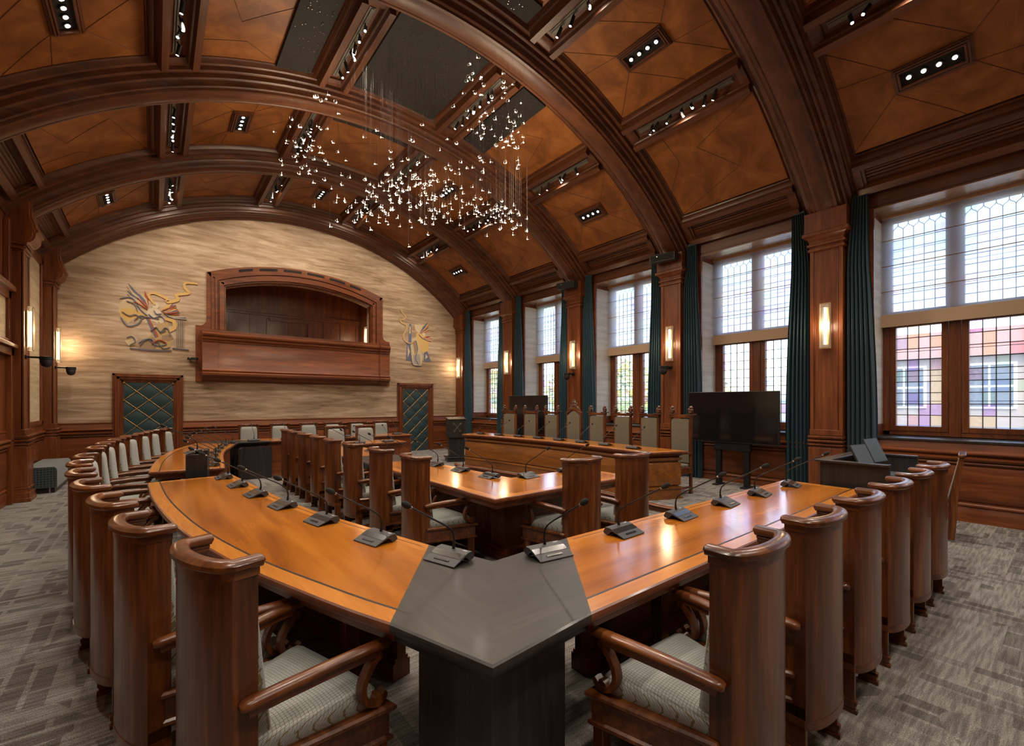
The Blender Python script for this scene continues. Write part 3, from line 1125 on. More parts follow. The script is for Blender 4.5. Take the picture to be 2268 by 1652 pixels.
for x in (2.75, 3.95):
    mb.box(x - 0.04, x + 0.04, ry + 1.55, ry + 1.6, 2.9, 4.22)
mb.box(2.75, 3.95, ry + 1.55, ry + 1.6, 4.16, 4.24)
mb.build('gallery_lining', 'panelwoodZ', bal, world=True, smooth=False)
mb = MB()
mb.sphere((2.55, ry + 1.53, 3.68), 0.035)
mb.build('cabinet_knob', 'oldbrass', bal, world=True)


# quilted green doors -----------------------------------------------------
def quilted_door(nm, xa, xb, ztop):
    xc = (xa + xb) / 2
    t_ = thing(nm, (xc, YF, 0), kind='structure')
    m_ = MB()
    W = (xb - xa) / 2
    for (w0, w1, d_) in ((W, W - 0.05, 0.05), (W - 0.05, W - 0.075, 0.085), (W - 0.075, W - 0.13, 0.065), (W - 0.13, W - 0.16, 0.04), (W - 0.16, W - 0.20, 0.02)):
        z0_, z1_ = ztop - (W - w0), ztop - (W - w1)
        for e in (-1, 1):
            m_.box(xc + e * w0, xc + e * w1, YF - d_, YF, 0, z0_)
        m_.box(xc - w0, xc + w0, YF - d_, YF, z1_, z0_)
    m_.build('door_frame', 'panelwoodZ', t_, world=True, bevel=0.004)
    # padded leather leaf
    m_ = MB()
    x0_, x1_ = xc - W + 0.205, xc + W - 0.205
    z0_, z1_ = ztop - 0.205 - 5 * 0.41, ztop - 0.205
    nc, nr = 2, 5
    cw, ch = (x1_ - x0_) / nc, (z1_ - z0_) / nr
    nx, nz = 28, 56
    rings = []
    for j in range(nz + 1):
        row = []
        for i in range(nx + 1):
            x, z = x0_ + (x1_ - x0_) * i / nx, z0_ + (z1_ - z0_) * j / nz
            u, w = (x - x0_) / cw, (z - z0_) / ch
            p, q = (u + w) % 1.0, (u - w) % 1.0
            puff = (math.sin(PI * p) * math.sin(PI * q)) ** 0.5
            row.append((x, YF - 0.012 - 0.022 * puff, z))
        rings.append(row)
    m_.skin(rings, cp=False)
    m_.build('padded_leaf', 'greenleather', t_, world=True, ang=80)
    m_ = MB()

    def ln(xa_, za_, xb_, zb_):
        m_.tube([(xa_, YF - 0.026, za_), (xb_, YF - 0.026, zb_)], 0.0065, 6)
    for k in range(-nr, nc + nr + 1):
        for sg in (1, -1):
            # line u - sg*w = k, clip to the leaf
            pts = []
            for w in (0, nr):
                u = k + sg * w
                pts.append((u, w))
            (ua, wa), (ub, wb) = pts
            # clip on u
            def clip(u, w, uo, wo):
                if u < 0: return 0, wa + (0 - ua) / (ub - ua) * (wb - wa)
                if u > nc: return nc, wa + (nc - ua) / (ub - ua) * (wb - wa)
                return u, w
            if max(ua, ub) <= 0 or min(ua, ub) >= nc:
                continue
            p, q = clip(ua, wa, ub, wb), clip(ub, wb, ua, wa)
            ln(x0_ + p[0] * cw, z0_ + p[1] * ch, x0_ + q[0] * cw, z0_ + q[1] * ch)
    for i in range(nc * 2 + 1):
        for j in range(nr * 2 + 1):
            if (i + j) % 2 == 0:
                if i % 2 == 1 or i in (0, nc * 2) or True:
                    m_.cyl((x0_ + i * cw / 2, YF - 0.036, z0_ + j * ch / 2), (x0_ + i * cw / 2, YF - 0.02, z0_ + j * ch / 2), 0.021, n=8)
    m_.build('brass_lattice', 'oldbrass', t_, world=True)


quilted_door('door_1', -0.77, 0.55, 2.28)
quilted_door('door_2', 6.19, 7.49, 2.25)

# ------------------------------------------------------------------ woven wall pictures (plain generic figures)
def mural(nm, cx, cz, flip, label, polys, lines):
    t_ = thing(nm, (cx, YF - 0.004, cz), 0, label, 'wall tapestry')
    byc = {}
    for mat, pts in polys:
        byc.setdefault(mat, []).append(pts)
    m_ = MB()
    mats = list(byc.keys())
    lay = 0
    for mat, pts in polys:
        lay += 1
        dpt = 0.0006 * lay
        pp = [(flip * x, -dpt, z) for x, z in pts]
        m_.skin([pp, [(x, 0.003, z) for x, y, z in pp]], mat=mats.index(mat))
    for mat, wd, pts in lines:
        if mat not in mats:
            mats.append(mat)
        lay += 1
        dpt = 0.0006 * lay
        k = len(pts)
        L, Q = [], []
        for i, (x, z) in enumerate(pts):
            a, b_ = pts[max(i - 1, 0)], pts[min(i + 1, k - 1)]
            dx, dz = b_[0] - a[0], b_[1] - a[1]
            l = math.hypot(dx, dz) or 1
            w_ = wd * (0.6 + 0.4 * math.sin(PI * i / max(k - 1, 1)))
            L.append((flip * (x - dz / l * w_), -dpt, z + dx / l * w_))
            Q.append((flip * (x + dz / l * w_), -dpt, z - dx / l * w_))
        m_.skin([L, Q, [(x, 0.003, z) for x, y, z in Q], [(x, 0.003, z) for x, y, z in L]], cp=False, cl=True, mat=mats.index(mat))
    m_.build('woven_figure', mats, t_, smooth=False)
    return t_


def feathers(cx, cz, a0, a1, n_, l0, l1, mat):
    out = []
    for i in range(n_):
        a = R(a0 + (a1 - a0) * i / (n_ - 1))
        l = l0 + (l1 - l0) * i / (n_ - 1)
        ex, ez = cx + l * math.cos(a), cz + l * math.sin(a)
        px, pz = -math.sin(a) * 0.030, math.cos(a) * 0.030
        out.append((mat[i % len(mat)], [(cx, cz), (cx + (ex - cx) * 0.5 + px * 1.3, cz + (ez - cz) * 0.5 + pz * 1.3), (ex, ez), (cx + (ex - cx) * 0.5 - px * 1.3, cz + (ez - cz) * 0.5 - pz * 1.3)]))
    return out


def sub(pts, n_=5):
    """smooth a polyline"""
    out = []
    k = len(pts)
    for i in range(k - 1):
        p0, p1, p2, p3 = pts[max(i - 1, 0)], pts[i], pts[i + 1], pts[min(i + 2, k - 1)]
        for j in range(n_):
            t = j / n_
            out.append(tuple(0.5 * ((2 * p1[d]) + (-p0[d] + p2[d]) * t + (2 * p0[d] - 5 * p1[d] + 4 * p2[d] - p3[d]) * t * t + (-p0[d] + 3 * p1[d] - 3 * p2[d] + p3[d]) * t ** 3) for d in range(len(p1))))
    out.append(tuple(pts[-1]))
    return out


polys = [('m_pale', [(-0.62, 0.30), (-0.50, 0.42), (-0.28, 0.40), (-0.10, 0.10), (0.02, -0.05), (-0.15, -0.12), (-0.35, -0.02), (-0.48, -0.18), (-0.60, -0.02), (-0.64, 0.12)]),
         ('m_gold', [(-0.60, 0.18), (-0.40, 0.20), (-0.12, 0.06), (-0.10, -0.02), (-0.34, -0.02), (-0.50, -0.12), (-0.62, 0.02)]),
         ('m_cream', [(-0.12, 0.22), (0.02, 0.28), (0.14, 0.18), (0.16, 0.02), (0.06, -0.10), (-0.06, -0.04), (-0.14, 0.08)]),
         ('m_ochre', [(0.10, -0.10), (0.26, -0.06), (0.32, -0.30), (0.34, -0.52), (0.30, -0.74), (-0.28, -0.72), (-0.20, -0.52), (-0.06, -0.42), (0.0, -0.22)]),
         ('m_cream', [(0.08, -0.02), (0.13, 0.06), (0.19, 0.03), (0.19, -0.07), (0.12, -0.10)]),
         ('m_brown', [(-0.22, -0.52), (-0.02, -0.44), (0.10, -0.58), (0.02, -0.74), (-0.30, -0.74)]),
         ('m_pale', [(-0.46, -0.46), (-0.38, -0.42), (-0.30, -0.52), (-0.34, -0.66), (-0.46, -0.68), (-0.54, -0.58)]),
         ('m_brown', [(0.16, -0.38), (0.34, -0.34), (0.38, -0.44), (0.28, -0.52), (0.14, -0.48)]),
         ('m_blue', [(-0.16, 0.02), (-0.11, 0.02), (0.06, -0.44), (0.02, -0.46)]), ('m_red', [(-0.12, 0.02), (-0.09, 0.02), (0.09, -0.42), (0.05, -0.44)]),
         ('m_cream', [(-0.02, 0.36), (0.06, 0.40), (0.11, 0.33), (0.06, 0.24), (-0.02, 0.26)])]
polys += feathers(-0.10, 0.24, 100, 168, 8, 0.42, 0.30, ['m_red', 'm_pale', 'm_blue'])
polys += feathers(-0.12, 0.22, 122, 140, 4, 0.66, 0.48, ['m_blue', 'm_pale'])
polys += feathers(0.14, 0.20, -8, 46, 8, 0.36, 0.30, ['m_red', 'm_cream', 'm_blue', 'm_gold'])
lines = [('m_gold', 0.035, sub([(0.86, 0.98), (0.62, 0.96), (0.60, 0.84), (0.68, 0.72), (0.44, 0.64), (0.46, 0.52), (0.26, 0.44), (0.24, 0.52), (0.0, 0.62), (-0.10, 0.54), (0.02, 0.34)])),
         ('m_gold', 0.045, sub([(0.22, 0.02), (0.38, -0.02), (0.40, -0.16), (0.28, -0.28)])),
         ('m_blue', 0.012, sub([(-0.62, 0.40), (-0.40, 0.44), (-0.26, 0.20), (-0.12, 0.06)])), ('m_blue', 0.012, sub([(-0.60, -0.04), (-0.48, -0.22), (-0.30, -0.16), (-0.20, 0.0), (-0.02, 0.02), (0.10, 0.0)])),
         ('m_blue', 0.010, sub([(-0.28, -0.60), (-0.12, -0.50), (0.06, -0.64), (0.24, -0.60)])), ('m_blue', 0.010, sub([(0.22, 0.14), (0.34, 0.06), (0.62, 0.10)])),
         ('m_blue', 0.014, sub([(-0.44, -0.74), (-0.1, -0.76), (0.34, -0.74)])), ('m_grey', 0.02, [(0.36, 0.06), (0.64, 0.06)]), ('m_blue', 0.02, [(0.36, -0.68), (0.68, -0.70)])]
for i in range(5):
    lines.append(('m_grey', 0.008, [(0.43 + i * 0.036, 0.02), (0.43 + i * 0.036, -0.64)]))
for pts in ([(-0.58, 0.10), (-0.45, 0.02), (-0.34, 0.06), (-0.22, -0.02)], [(-0.50, 0.36), (-0.36, 0.30), (-0.30, 0.14)], [(-0.36, -0.08), (-0.26, 0.04), (-0.14, 0.02)], [(-0.10, 0.10), (0.0, 0.02), (0.12, 0.08), (0.2, 0.0)],
            [(0.0, 0.20), (0.05, 0.12), (0.14, 0.14)], [(-0.06, -0.30), (0.04, -0.20), (0.12, -0.30), (0.22, -0.26)], [(-0.26, -0.66), (-0.16, -0.52), (-0.04, -0.50), (0.02, -0.66)], [(0.12, -0.34), (0.20, -0.20), (0.28, -0.24), (0.31, -0.40)],
            [(0.08, -0.56), (0.18, -0.70), (0.30, -0.66)], [(-0.50, -0.50), (-0.40, -0.46), (-0.34, -0.58), (-0.44, -0.66)]):
    lines.append(('m_blue', 0.009, sub(pts)))
for pts in ([(-0.30, 0.46), (-0.20, 0.34), (-0.12, 0.26)], [(-0.34, 0.36), (-0.22, 0.28), (-0.12, 0.22)], [(0.16, 0.22), (0.30, 0.30), (0.42, 0.38)], [(0.18, 0.16), (0.34, 0.18), (0.48, 0.24)], [(-0.04, -0.60), (0.1, -0.5), (0.24, -0.56)]):
    lines.append(('m_red', 0.012, sub(pts)))
mural('wall_tapestry', -0.02, 3.62, 1, 'woven winged figure with lute and yellow ribbon, on the far wall left of the balcony', polys, lines)
polys = [('m_pale', [(-0.06, 0.62), (0.34, 0.66), (0.46, 0.56), (0.30, 0.40), (0.10, 0.34), (-0.02, 0.44)]),
         ('m_gold', [(0.02, 0.36), (0.30, 0.30), (0.50, 0.12), (0.46, -0.22), (0.30, -0.34), (0.10, -0.16), (-0.02, 0.06)]),
         ('m_pale', [(-0.20, 0.10), (0.02, 0.20), (0.12, -0.10), (0.26, -0.42), (0.20, -0.74), (-0.10, -0.74), (-0.18, -0.40)]),
         ('m_brown', [(-0.12, 0.02), (0.0, 0.10), (0.06, -0.20), (-0.04, -0.40)]), ('m_grey', [(-0.10, -0.40), (0.14, -0.36), (0.18, -0.72), (-0.08, -0.70)]),
         ('m_blue', [(-0.24, 0.62), (-0.17, 0.62), (-0.16, -0.02), (-0.28, -0.06)]), ('m_pale', [(-0.23, 0.54), (-0.19, 0.54), (-0.20, 0.30), (-0.24, 0.30)]),
         ('m_blue', [(-0.32, 0.0), (-0.20, 0.02), (-0.16, -0.60), (-0.36, -0.60)]), ('m_pale', [(-0.30, -0.1), (-0.22, -0.3), (-0.30, -0.5)]),
         ('m_blue', [(0.30, -0.30), (0.42, -0.24), (0.56, -0.58), (0.30, -0.60)]), ('m_pale', [(0.36, -0.34), (0.44, -0.44), (0.34, -0.52)]),
         ('m_cream', [(0.22, 0.34), (0.30, 0.40), (0.36, 0.32), (0.28, 0.24)])]
polys += feathers(0.14, 0.36, 18, 52, 6, 0.40, 0.50, ['m_red', 'm_gold', 'm_blue'])
polys += feathers(0.28, 0.20, -20, 14, 5, 0.32, 0.30, ['m_red', 'm_cream'])
lines = [('m_ochre', 0.03, sub([(-0.56, 1.06), (-0.48, 0.94), (-0.38, 0.84), (-0.46, 0.74), (-0.58, 0.72), (-0.50, 0.62), (-0.36, 0.58), (-0.36, 0.40), (-0.46, 0.22), (-0.40, 0.04), (-0.20, -0.02), (-0.06, 0.08)])),
         ('m_blue', 0.010, sub([(0.0, 0.08), (0.06, -0.2), (-0.02, -0.5), (0.1, -0.72)])), ('m_blue', 0.010, sub([(0.10, 0.30), (0.24, 0.18), (0.40, 0.14)])), ('m_blue', 0.008, sub([(-0.18, -0.40), (-0.12, -0.72), (0.2, -0.76)]))]
mural('wall_tapestry', 6.86, 3.60, 1, 'woven winged figure and blue towers, on the far wall right of the balcony', polys, lines)

# ------------------------------------------------------------------ blinds and curtains
FROM_FAR = ['nearest the photographer', 'second from the photographer', 'third from the photographer', 'fourth from the photographer', 'nearest the far wall']
for wi, yc in enumerate(BAYY):
    if wi == 0:
        lab = 'white roman blind over the window behind the photographer'
    else:
        lab = 'half-lowered white roman blind on the window ' + FROM_FAR[wi - 1]
    t_ = thing('roman_blind', (BX, yc, HEAD), 0, lab, 'window blind', 'roman blinds on the right-hand windows')
    m_ = MB()
    nz, ny = 24, 2
    rings = []
    for j in range(nz + 1):
        z = 2.98 + (4.52 - 2.98) * j / nz
        rings.append([(BX + 0.004 * math.sin(j * 1.3 + wi), yc - 0.835 + 1.67 * i / 8, z) for i in range(9)])
    m_.skin(rings, cp=False)
    m_.build('fabric', 'blind', t_, world=True)
    m_ = MB()
    m_.box(BX - 0.012, BX + 0.012, yc - 0.838, yc + 0.838, 2.79, 2.985)
    m_.build('hem_pelmet', 'hem', t_, world=True, bevel=0.005)
    m_ = MB()
    m_.box(BX - 0.03, BX + 0.02, yc - 0.84, yc + 0.84, 4.50, 4.549)
    m_.build('head_rail', 'hem', t_, world=True)
    for z in (4.15, 3.75, 3.35):
        m_ = MB()
        m_.cyl((BX - 0.012, yc - 0.838, z), (BX - 0.012, yc + 0.838, z), 0.006, n=6)
        m_.build('rod', 'oldbrass', t_, world=True)


def curtain(ye, sgn, lab, seed, zb):
    """curtain beside an opening; ye = pilaster edge, sgn = direction away from the pilaster"""
    rnd = random.Random(seed)
    t_ = thing('curtain', (8.51, ye + sgn * 0.2, zb + 0.005), 0, lab, 'curtain', 'dark teal velvet curtains beside the windows')
    m_ = MB()
    nf = 6
    nu = nf * 8
    nz = 18
    top, bot = 4.76, zb + 0.012
    ph = [rnd.uniform(-0.5, 0.5) for _ in range(nf + 2)]
    rings = []
    for j in range(nz + 1):
        v = j / nz
        z = top + (bot - top) * v
        w_ = 0.225 + 0.165 * math.sin(min(v * 1.25, 1) * PI * 0.5) - 0.02 * v
        st = 0.075 * max(0, 1 - v / 0.2)
        w_ -= st * 0.4
        am = 0.024 + 0.026 * min(v * 2, 1)
        row = []
        for i in range(nu + 1):
            u = i / nu
            f_ = u * nf
            p = ph[int(f_)] * (1 - f_ % 1) + ph[int(f_) + 1] * (f_ % 1)
            ofs = am * math.sin(2 * PI * f_ + p * v * 1.6)
            yy = ye + sgn * (0.008 + st + w_ * u + 0.008 * math.sin(v * 3 + u * 5) * v)
            row.append((8.47 - ofs, yy, z))
        rings.append(row)
    m_.skin(rings, cp=False)
    m_.build('velvet_drape', 'velvet', t_, world=True, ang=180)
    m_ = MB()
    for k in range(34):
        u, v = rnd.random(), 0.76 + 0.2 * rnd.random()
        f_ = u * nf
        p = ph[int(f_)] * (1 - f_ % 1) + ph[int(f_) + 1] * (f_ % 1)
        ofs = 0.050 * math.sin(2 * PI * f_ + p * v * 1.6)
        m_.sphere((8.47 - ofs - 0.001, ye + sgn * (0.012 + 0.37 * u), top + (bot - top) * v), 0.0035, nu=5, nv=3)
    m_.build('silver_embroidery', 'steel', t_, world=True)
    m_ = MB()
    m_.box(8.46, 8.49, ye + sgn * 0.09, ye + sgn * 0.27, 4.76, 4.80)
    m_.build('heading_tape', 'velvet', t_, world=True)


DN = ['', 'second', 'third', 'fourth', 'fifth', 'sixth', 'corner']
pil_names = {1: 'just behind the photographer', 2: 'with the operator desk beside it', 3: 'behind the large near screen', 4: 'behind the middle of the high-backed chairs', 5: 'behind the far screen', 6: 'in the far corner'}
DAIS_Y0, DAIS_Y1, DZ = 3.36, 9.75, 0.108
for k, y in enumerate(RIBY):
    yy = min(y, YF - 0.22)
    for sgn in (-1, 1):
        if (k == 0 and sgn < 0) or (k == len(RIBY) - 1 and sgn > 0):
            continue
        ye = yy + sgn * 0.245
        zb = DZ if DAIS_Y0 < ye < DAIS_Y1 else 0
        side = 'left' if sgn > 0 else 'right'
        if k == 0:
            lab = 'dark teal velvet curtain in the corner behind the photographer'
        else:
            lab = 'dark teal velvet curtain hanging %s of the pilaster %s' % (side, pil_names[k])
        curtain(ye, sgn, lab, k * 2 + sgn, zb)


# ------------------------------------------------------------------ lamps of the ceiling
def frame_on(a):
    """local axes of the vault at angle a: across, up(outward)"""
    a = R(a)
    return Vector((math.cos(a), 0, -math.sin(a))), Vector((math.sin(a), 0, math.cos(a)))


def spot_light(loc, direction, power, size, col, parent, blend=0.6, rad=0.06):
    l = bpy.data.lights.new('light', 'SPOT')
    l.energy = power
    l.spot_size = R(size)
    l.spot_blend = blend
    l.color = col
    l.shadow_soft_size = rad
    o = bpy.data.objects.new('lamp_light', l)
    COL.objects.link(o)
    o.parent = parent
    pl = wloc(parent)
    o.location = (loc[0] - pl[0], loc[1] - pl[1], loc[2] - pl[2])
    o.rotation_mode = 'QUATERNION'
    o.rotation_quaternion = Vector(direction).to_track_quat('-Z', 'Y')
    return o


WARM = (1.0, 0.86, 0.70)
PN = ['lowest leather panel on the left', 'upper left leather panel', 'crown leather panel', 'upper right leather panel', 'lowest leather panel on the right']
BN = ['behind the photographer', 'of the nearest vault bay', 'of the second vault bay', 'of the third vault bay', 'of the fourth vault bay', 'of the last vault bay']
for bi, yc in enumerate(BAYY):
    for pi in BOXES[bi]:
        am = sum(PANELS[pi]) / 2
        ac, up_ = frame_on(am)
        c = Vector(V(RP, am, yc))
        t_ = thing('recessed_downlight', c, 0, 'recessed four-lamp downlight in the %s %s' % (PN[pi], BN[bi]), 'ceiling light', 'four-lamp downlights in the leather panels')
        Yv = Vector((0, 1, 0))
        m_ = MB()
        for (h0, h1, d_) in ((0.165, 0.145, 0.03), (0.145, 0.125, 0.05), (0.125, 0.115, 0.035), (0.115, 0.095, 0.055)):
            for e in (-1, 1):
                m_.obox(c + ac * (e * (h0 + h1) / 2) - up_ * (d_ / 2 - 0.005), ac, Yv, up_, (h0 - h1) / 2, h0 + 0.20, d_ / 2 + 0.005)
                m_.obox(c + Yv * (e * ((h0 + h1) / 2 + 0.20)) - up_ * (d_ / 2 - 0.005), ac, Yv, up_, h1, (h0 - h1) / 2, d_ / 2 + 0.005)
        m_.build('frame', 'ribwoodY', t_, world=True, smooth=False)
        m_ = MB()
        m_.obox(c + up_ * 0.0 - up_ * 0.012, ac, Yv, up_, 0.096, 0.297, 0.004)
        m_.build('back_box', 'darkvoid', t_, world=True, smooth=False)
        for q in range(4):
            p = c + Yv * (-0.21 + 0.14 * q) - up_ * 0.016
            m_ = MB()
            m_.cyl(p, p - up_ * 0.02, 0.040, n=12)
            ho = m_.build('lamp_head', 'blackmetal', t_, world=True)
            m_ = MB()
            m_.cyl(p - up_ * 0.0203, p - up_ * 0.024, 0.024, n=12)
            m_.build('lens', 'lens', ho, world=True)
        dirn = (-up_ * 0.75 + Vector((0, 0, -0.6))).normalized()
        spot_light(c - up_ * 0.10, dirn, P_SPOT, 125, (1.0, 0.89, 0.76), t_, 0.8, 0.10)

gn = ['lower left', 'upper left', 'upper right', 'lower right']
for bi, yc in enumerate(BAYY):
    for gi, g in enumerate(GAPS):
        ac, up_ = frame_on(g)
        Yv = Vector((0, 1, 0))
        c = Vector(V(7.36, g, yc))
        t_ = thing('track_light', c, 0, 'black track spotlights in the %s slot %s' % (gn[gi], BN[bi]), 'track light', 'track lights between the leather panels')
        m_ = MB()
        m_.obox(c - up_ * 0.006, ac, Yv, up_, 0.042, 0.80, 0.006)
        m_.obox(c - up_ * 0.016, ac, Yv, up_, 0.016, 0.79, 0.008)
        m_.build('track', 'track', t_, world=True, smooth=False)
        rnd = random.Random(bi * 7 + gi)
        ns = 5 + (bi + gi) % 3
        for q in range(ns):
            y = -0.66 + 1.32 * (q + 0.25 + 0.5 * rnd.random()) / ns
            p = c + Yv * y - up_ * 0.025
            d_ = Vector((rnd.uniform(-0.45, 0.45) - 0.35 * math.sin(R(g)), rnd.uniform(-0.6, 0.6), -1)).normalized()
            m_ = MB()
            m_.cyl(p, p - up_ * 0.05, 0.010, n=8)
            p2 = p - up_ * 0.055
            m_.cyl(p2 - d_ * 0.02, p2 + d_ * 0.11, 0.024, n=12)
            ho = m_.build('spot_head', 'blackmetal', t_, world=True)
            m_ = MB()
            m_.cyl(p2 + d_ * 0.1103, p2 + d_ * 0.113, 0.016, n=12)
            m_.build('lens', 'lens', ho, world=True)
        spot_light(c - up_ * 0.13, Vector((-0.15 * math.sin(R(g)), 0.75 if bi == 5 else 0, -1)), P_TRACK * (1.25 if bi == 5 else 1), 140, WARM, t_, 0.9, 0.12)

# ------------------------------------------------------------------ wall sconces, cameras, speakers


def sconce(x, y, z, nx, ny, lab, grp='lit glass wall sconces on the pilasters'):
    """nx, ny = outward normal"""
    t_ = thing('wall_sconce', (x, y, z), 0, lab, 'wall light', grp)
    nv, tv, uv = Vector((nx, ny, 0)), Vector((-ny, nx, 0)), Vector((0, 0, 1))
    c = Vector((x, y, z))
    m_ = MB()
    m_.obox(c + nv * 0.012, tv, nv, uv, 0.045, 0.012, 0.30)
    m_.build('back_plate', 'brass', t_, world=True, bevel=0.003)
    m_ = MB()
    m_.obox(c + nv * 0.075, tv, nv, uv, 0.066, 0.006, 0.36)
    for e in (-1, 1):
        m_.obox(c + nv * 0.05 + tv * (e * 0.069), tv, nv, uv, 0.004, 0.03, 0.36)
    m_.build('glass_shade', 'clearglass', t_, world=True, bevel=0.003)
    m_ = MB()
    for e in (-1, 1):
        m_.obox(c + nv * 0.082 + uv * (e * 0.352), tv, nv, uv, 0.070, 0.003, 0.008)
        m_.obox(c + nv * 0.082 + tv * (e * 0.068), tv, nv, uv, 0.004, 0.003, 0.352)
    m_.build('brass_edge', 'oldbrass', t_, world=True)
    m_ = MB()
    m_.cyl(c + nv * 0.045 - uv * 0.29, c + nv * 0.045 + uv * 0.29, 0.014, n=12)
    m_.build('light_tube', 'tube', t_, world=True)
    l = bpy.data.lights.new('light', 'POINT')
    l.energy = P_SCONCE
    l.color = (1, 0.72, 0.45)
    l.shadow_soft_size = 0.08
    o = bpy.data.objects.new('lamp_light', l)
    COL.objects.link(o)
    o.parent = t_
    o.location = nv * 0.16
    return t_


pn2 = ['', 'behind the photographer', 'on the pilaster by the operator desk', 'on the pilaster behind the large near screen', 'on the pilaster behind the middle high-backed chairs', 'on the pilaster behind the far screen',
       'on the far right corner pilaster']
for k, y in enumerate(RIBY):
    if k == 0:
        continue
    yy = min(y, YF - 0.22)
    sconce(PXR - 0.02, yy, 2.82, -1, 0, 'upright lit glass sconce ' + pn2[k])
for k, lab in ((5, 'upright lit glass sconce on the left pilaster beside the timber portal'), (6, 'upright lit glass sconce on the left corner pilaster')):
    yy = min(RIBY[k], YF - 0.22)
    sconce(PXL + 0.02, yy, 2.82, 1, 0, lab)
sconce(AX1 + 0.298, YF + 1.0, 3.78, -1, 0, 'small lit sconce on the side wall inside the balcony', 'balcony sconce')


def dome_camera(x, y, z, nx, lab):
    t_ = thing('dome_camera', (x, y, z), 0, lab, 'camera', 'black dome cameras below the sconces')
    m_ = MB()
    m_.box(x, x + nx * 0.04, y - 0.06, y + 0.06, z - 0.02, z + 0.045)
    m_.box(x, x + nx * 0.26, y - 0.032, y + 0.032, z, z + 0.03)
    m_.cyl((x + nx * 0.26, y, z - 0.02), (x + nx * 0.26, y, z + 0.035), 0.085, n=18)
    m_.build('bracket', 'blackmetal', t_, world=True, bevel=0.004)
    m_ = MB()
    m_.cyl((x + nx * 0.26, y, z - 0.07), (x + nx * 0.26, y, z - 0.02), 0.078, n=18)
    m_.sphere((x + nx * 0.26, y, z - 0.075), 0.072, nu=16, nv=10)
    m_.build('dome', 'blackplastic', t_, world=True)
    m_ = MB()
    m_.cyl((x + nx * 0.26 - 0.03, y - 0.05, z - 0.10), (x + nx * 0.26 - 0.036, y - 0.062, z - 0.108), 0.018, n=12)
    m_.build('lens', 'screenglass', t_, world=True)


dome_camera(PXR + 0.01, RIBY[3] + 0.02, 2.32, -1, 'black dome camera on a bracket under the sconce behind the near screen')
dome_camera(PXR + 0.01, RIBY[4] + 0.02, 2.32, -1, 'black dome camera under the sconce behind the middle high-backed chairs')
dome_camera(PXL - 0.01, RIBY[5] - 0.02, 2.34, 1, 'black dome camera on the left pilaster beside the timber portal')
dome_camera(PXL - 0.01, YF - 0.24, 2.34, 1, 'black dome camera on the left corner pilaster')


def wall_speaker(x, y, z, lab, ry, s_=1.0, rz=0.0):
    t_ = thing('wall_speaker', (x, y, z), rz, lab, 'loudspeaker', 'black loudspeakers on the capitals')
    m_ = MB()
    pts = [(-0.10, -0.085), (0.10, -0.06), (0.10, 0.085), (-0.10, 0.07)]
    m_.skin([[(px * s_, yv * s_, pz * s_) for px, pz in pts] for yv in (-0.26, 0.26)])
    m_.build('cabinet', 'blackplastic', t_, bevel=0.008)
    m_ = MB()
    m_.box(-0.102 * s_, -0.108 * s_, -0.24 * s_, 0.24 * s_, -0.07 * s_, 0.055 * s_)
    m_.build('grille', 'micfoam', t_)
    m_ = MB()
    m_.box(0.02, 0.16 * s_, -0.03, 0.03, -0.02, 0.02)
    m_.build('bracket', 'blackmetal', t_)
    m_ = MB()
    m_.cyl((-0.1085 * s_, 0.10 * s_, 0.02), (-0.112 * s_, 0.10 * s_, 0.02), 0.012)
    m_.build('badge', 'steel', t_)


wall_speaker(8.16, 5.30, 4.56, 'long black loudspeaker tilted on the capital above the near screen', 0, 1.0, R(12))
wall_speaker(8.16, 8.06, 4.56, 'long black loudspeaker tilted on the capital right of the far curtains', 0, 1.0, R(12))
wall_speaker(0.74, YF - 0.10, 2.70, 'small black speaker on the left end of the balcony', 0, 0.42, R(60))

# ------------------------------------------------------------------ chandelier
chx, chy = CX, 6.66
ch = thing('chandelier', V(7.33, 0, chy), 0, 'cloud of hundreds of tiny light points hanging on threads from dark ceiling plates', 'chandelier')
PL = []      # plate patches (a0,a1,y0,y1)
AE = 15.1
for a0, a1 in ((-AE, -11.2), (-5.7, 5.7), (11.2, AE)):
    PL.append((a0, a1, BAYY[3] - 0.93, BAYY[3] + 0.93))
PL.append((-5.7, 5.7, BAYY[4] - 0.93, BAYY[4] - 0.68))
PL.append((-5.7, 5.7, BAYY[2] + 0.60, BAYY[2] + 0.93))
for a0, a1, y0, y1 in PL:
    m_ = MB()
    rings = []
    for i in range(9):
        a = a0 + (a1 - a0) * i / 8
        rings.append([V(7.395, a, y0), V(7.395, a, y1), V(7.355, a, y1), V(7.355, a, y0)])
    m_.skin(rings)
    m_.build('ceiling_plate', 'plate', ch, world=True)
CL = [  # cluster centre, spread, count
    ((3.30, 6.65, 4.98), (0.55, 0.40, 0.20), 150), ((4.50, 6.20, 4.82), (0.38, 0.22, 0.14), 44), ((2.72, 7.00, 4.58), (0.42, 0.22, 0.14), 36),
    ((1.90, 7.45, 5.55), (0.20, 0.25, 0.24), 44), ((2.0, 6.95, 6.15), (0.12, 0.2, 0.12), 8), ((3.85, 5.50, 5.75), (0.24, 0.18, 0.18), 34), ((4.32, 5.35, 5.60), (0.16, 0.14, 0.28), 20),
    ((3.85, 5.25, 6.15), (0.34, 0.12, 0.14), 18), ((3.5, 6.3, 5.30), (0.65, 0.5, 0.18), 34), ((4.75, 6.0, 4.75), (0.15, 0.2, 0.16), 14)]
rnd = random.Random(5)
PEN = []
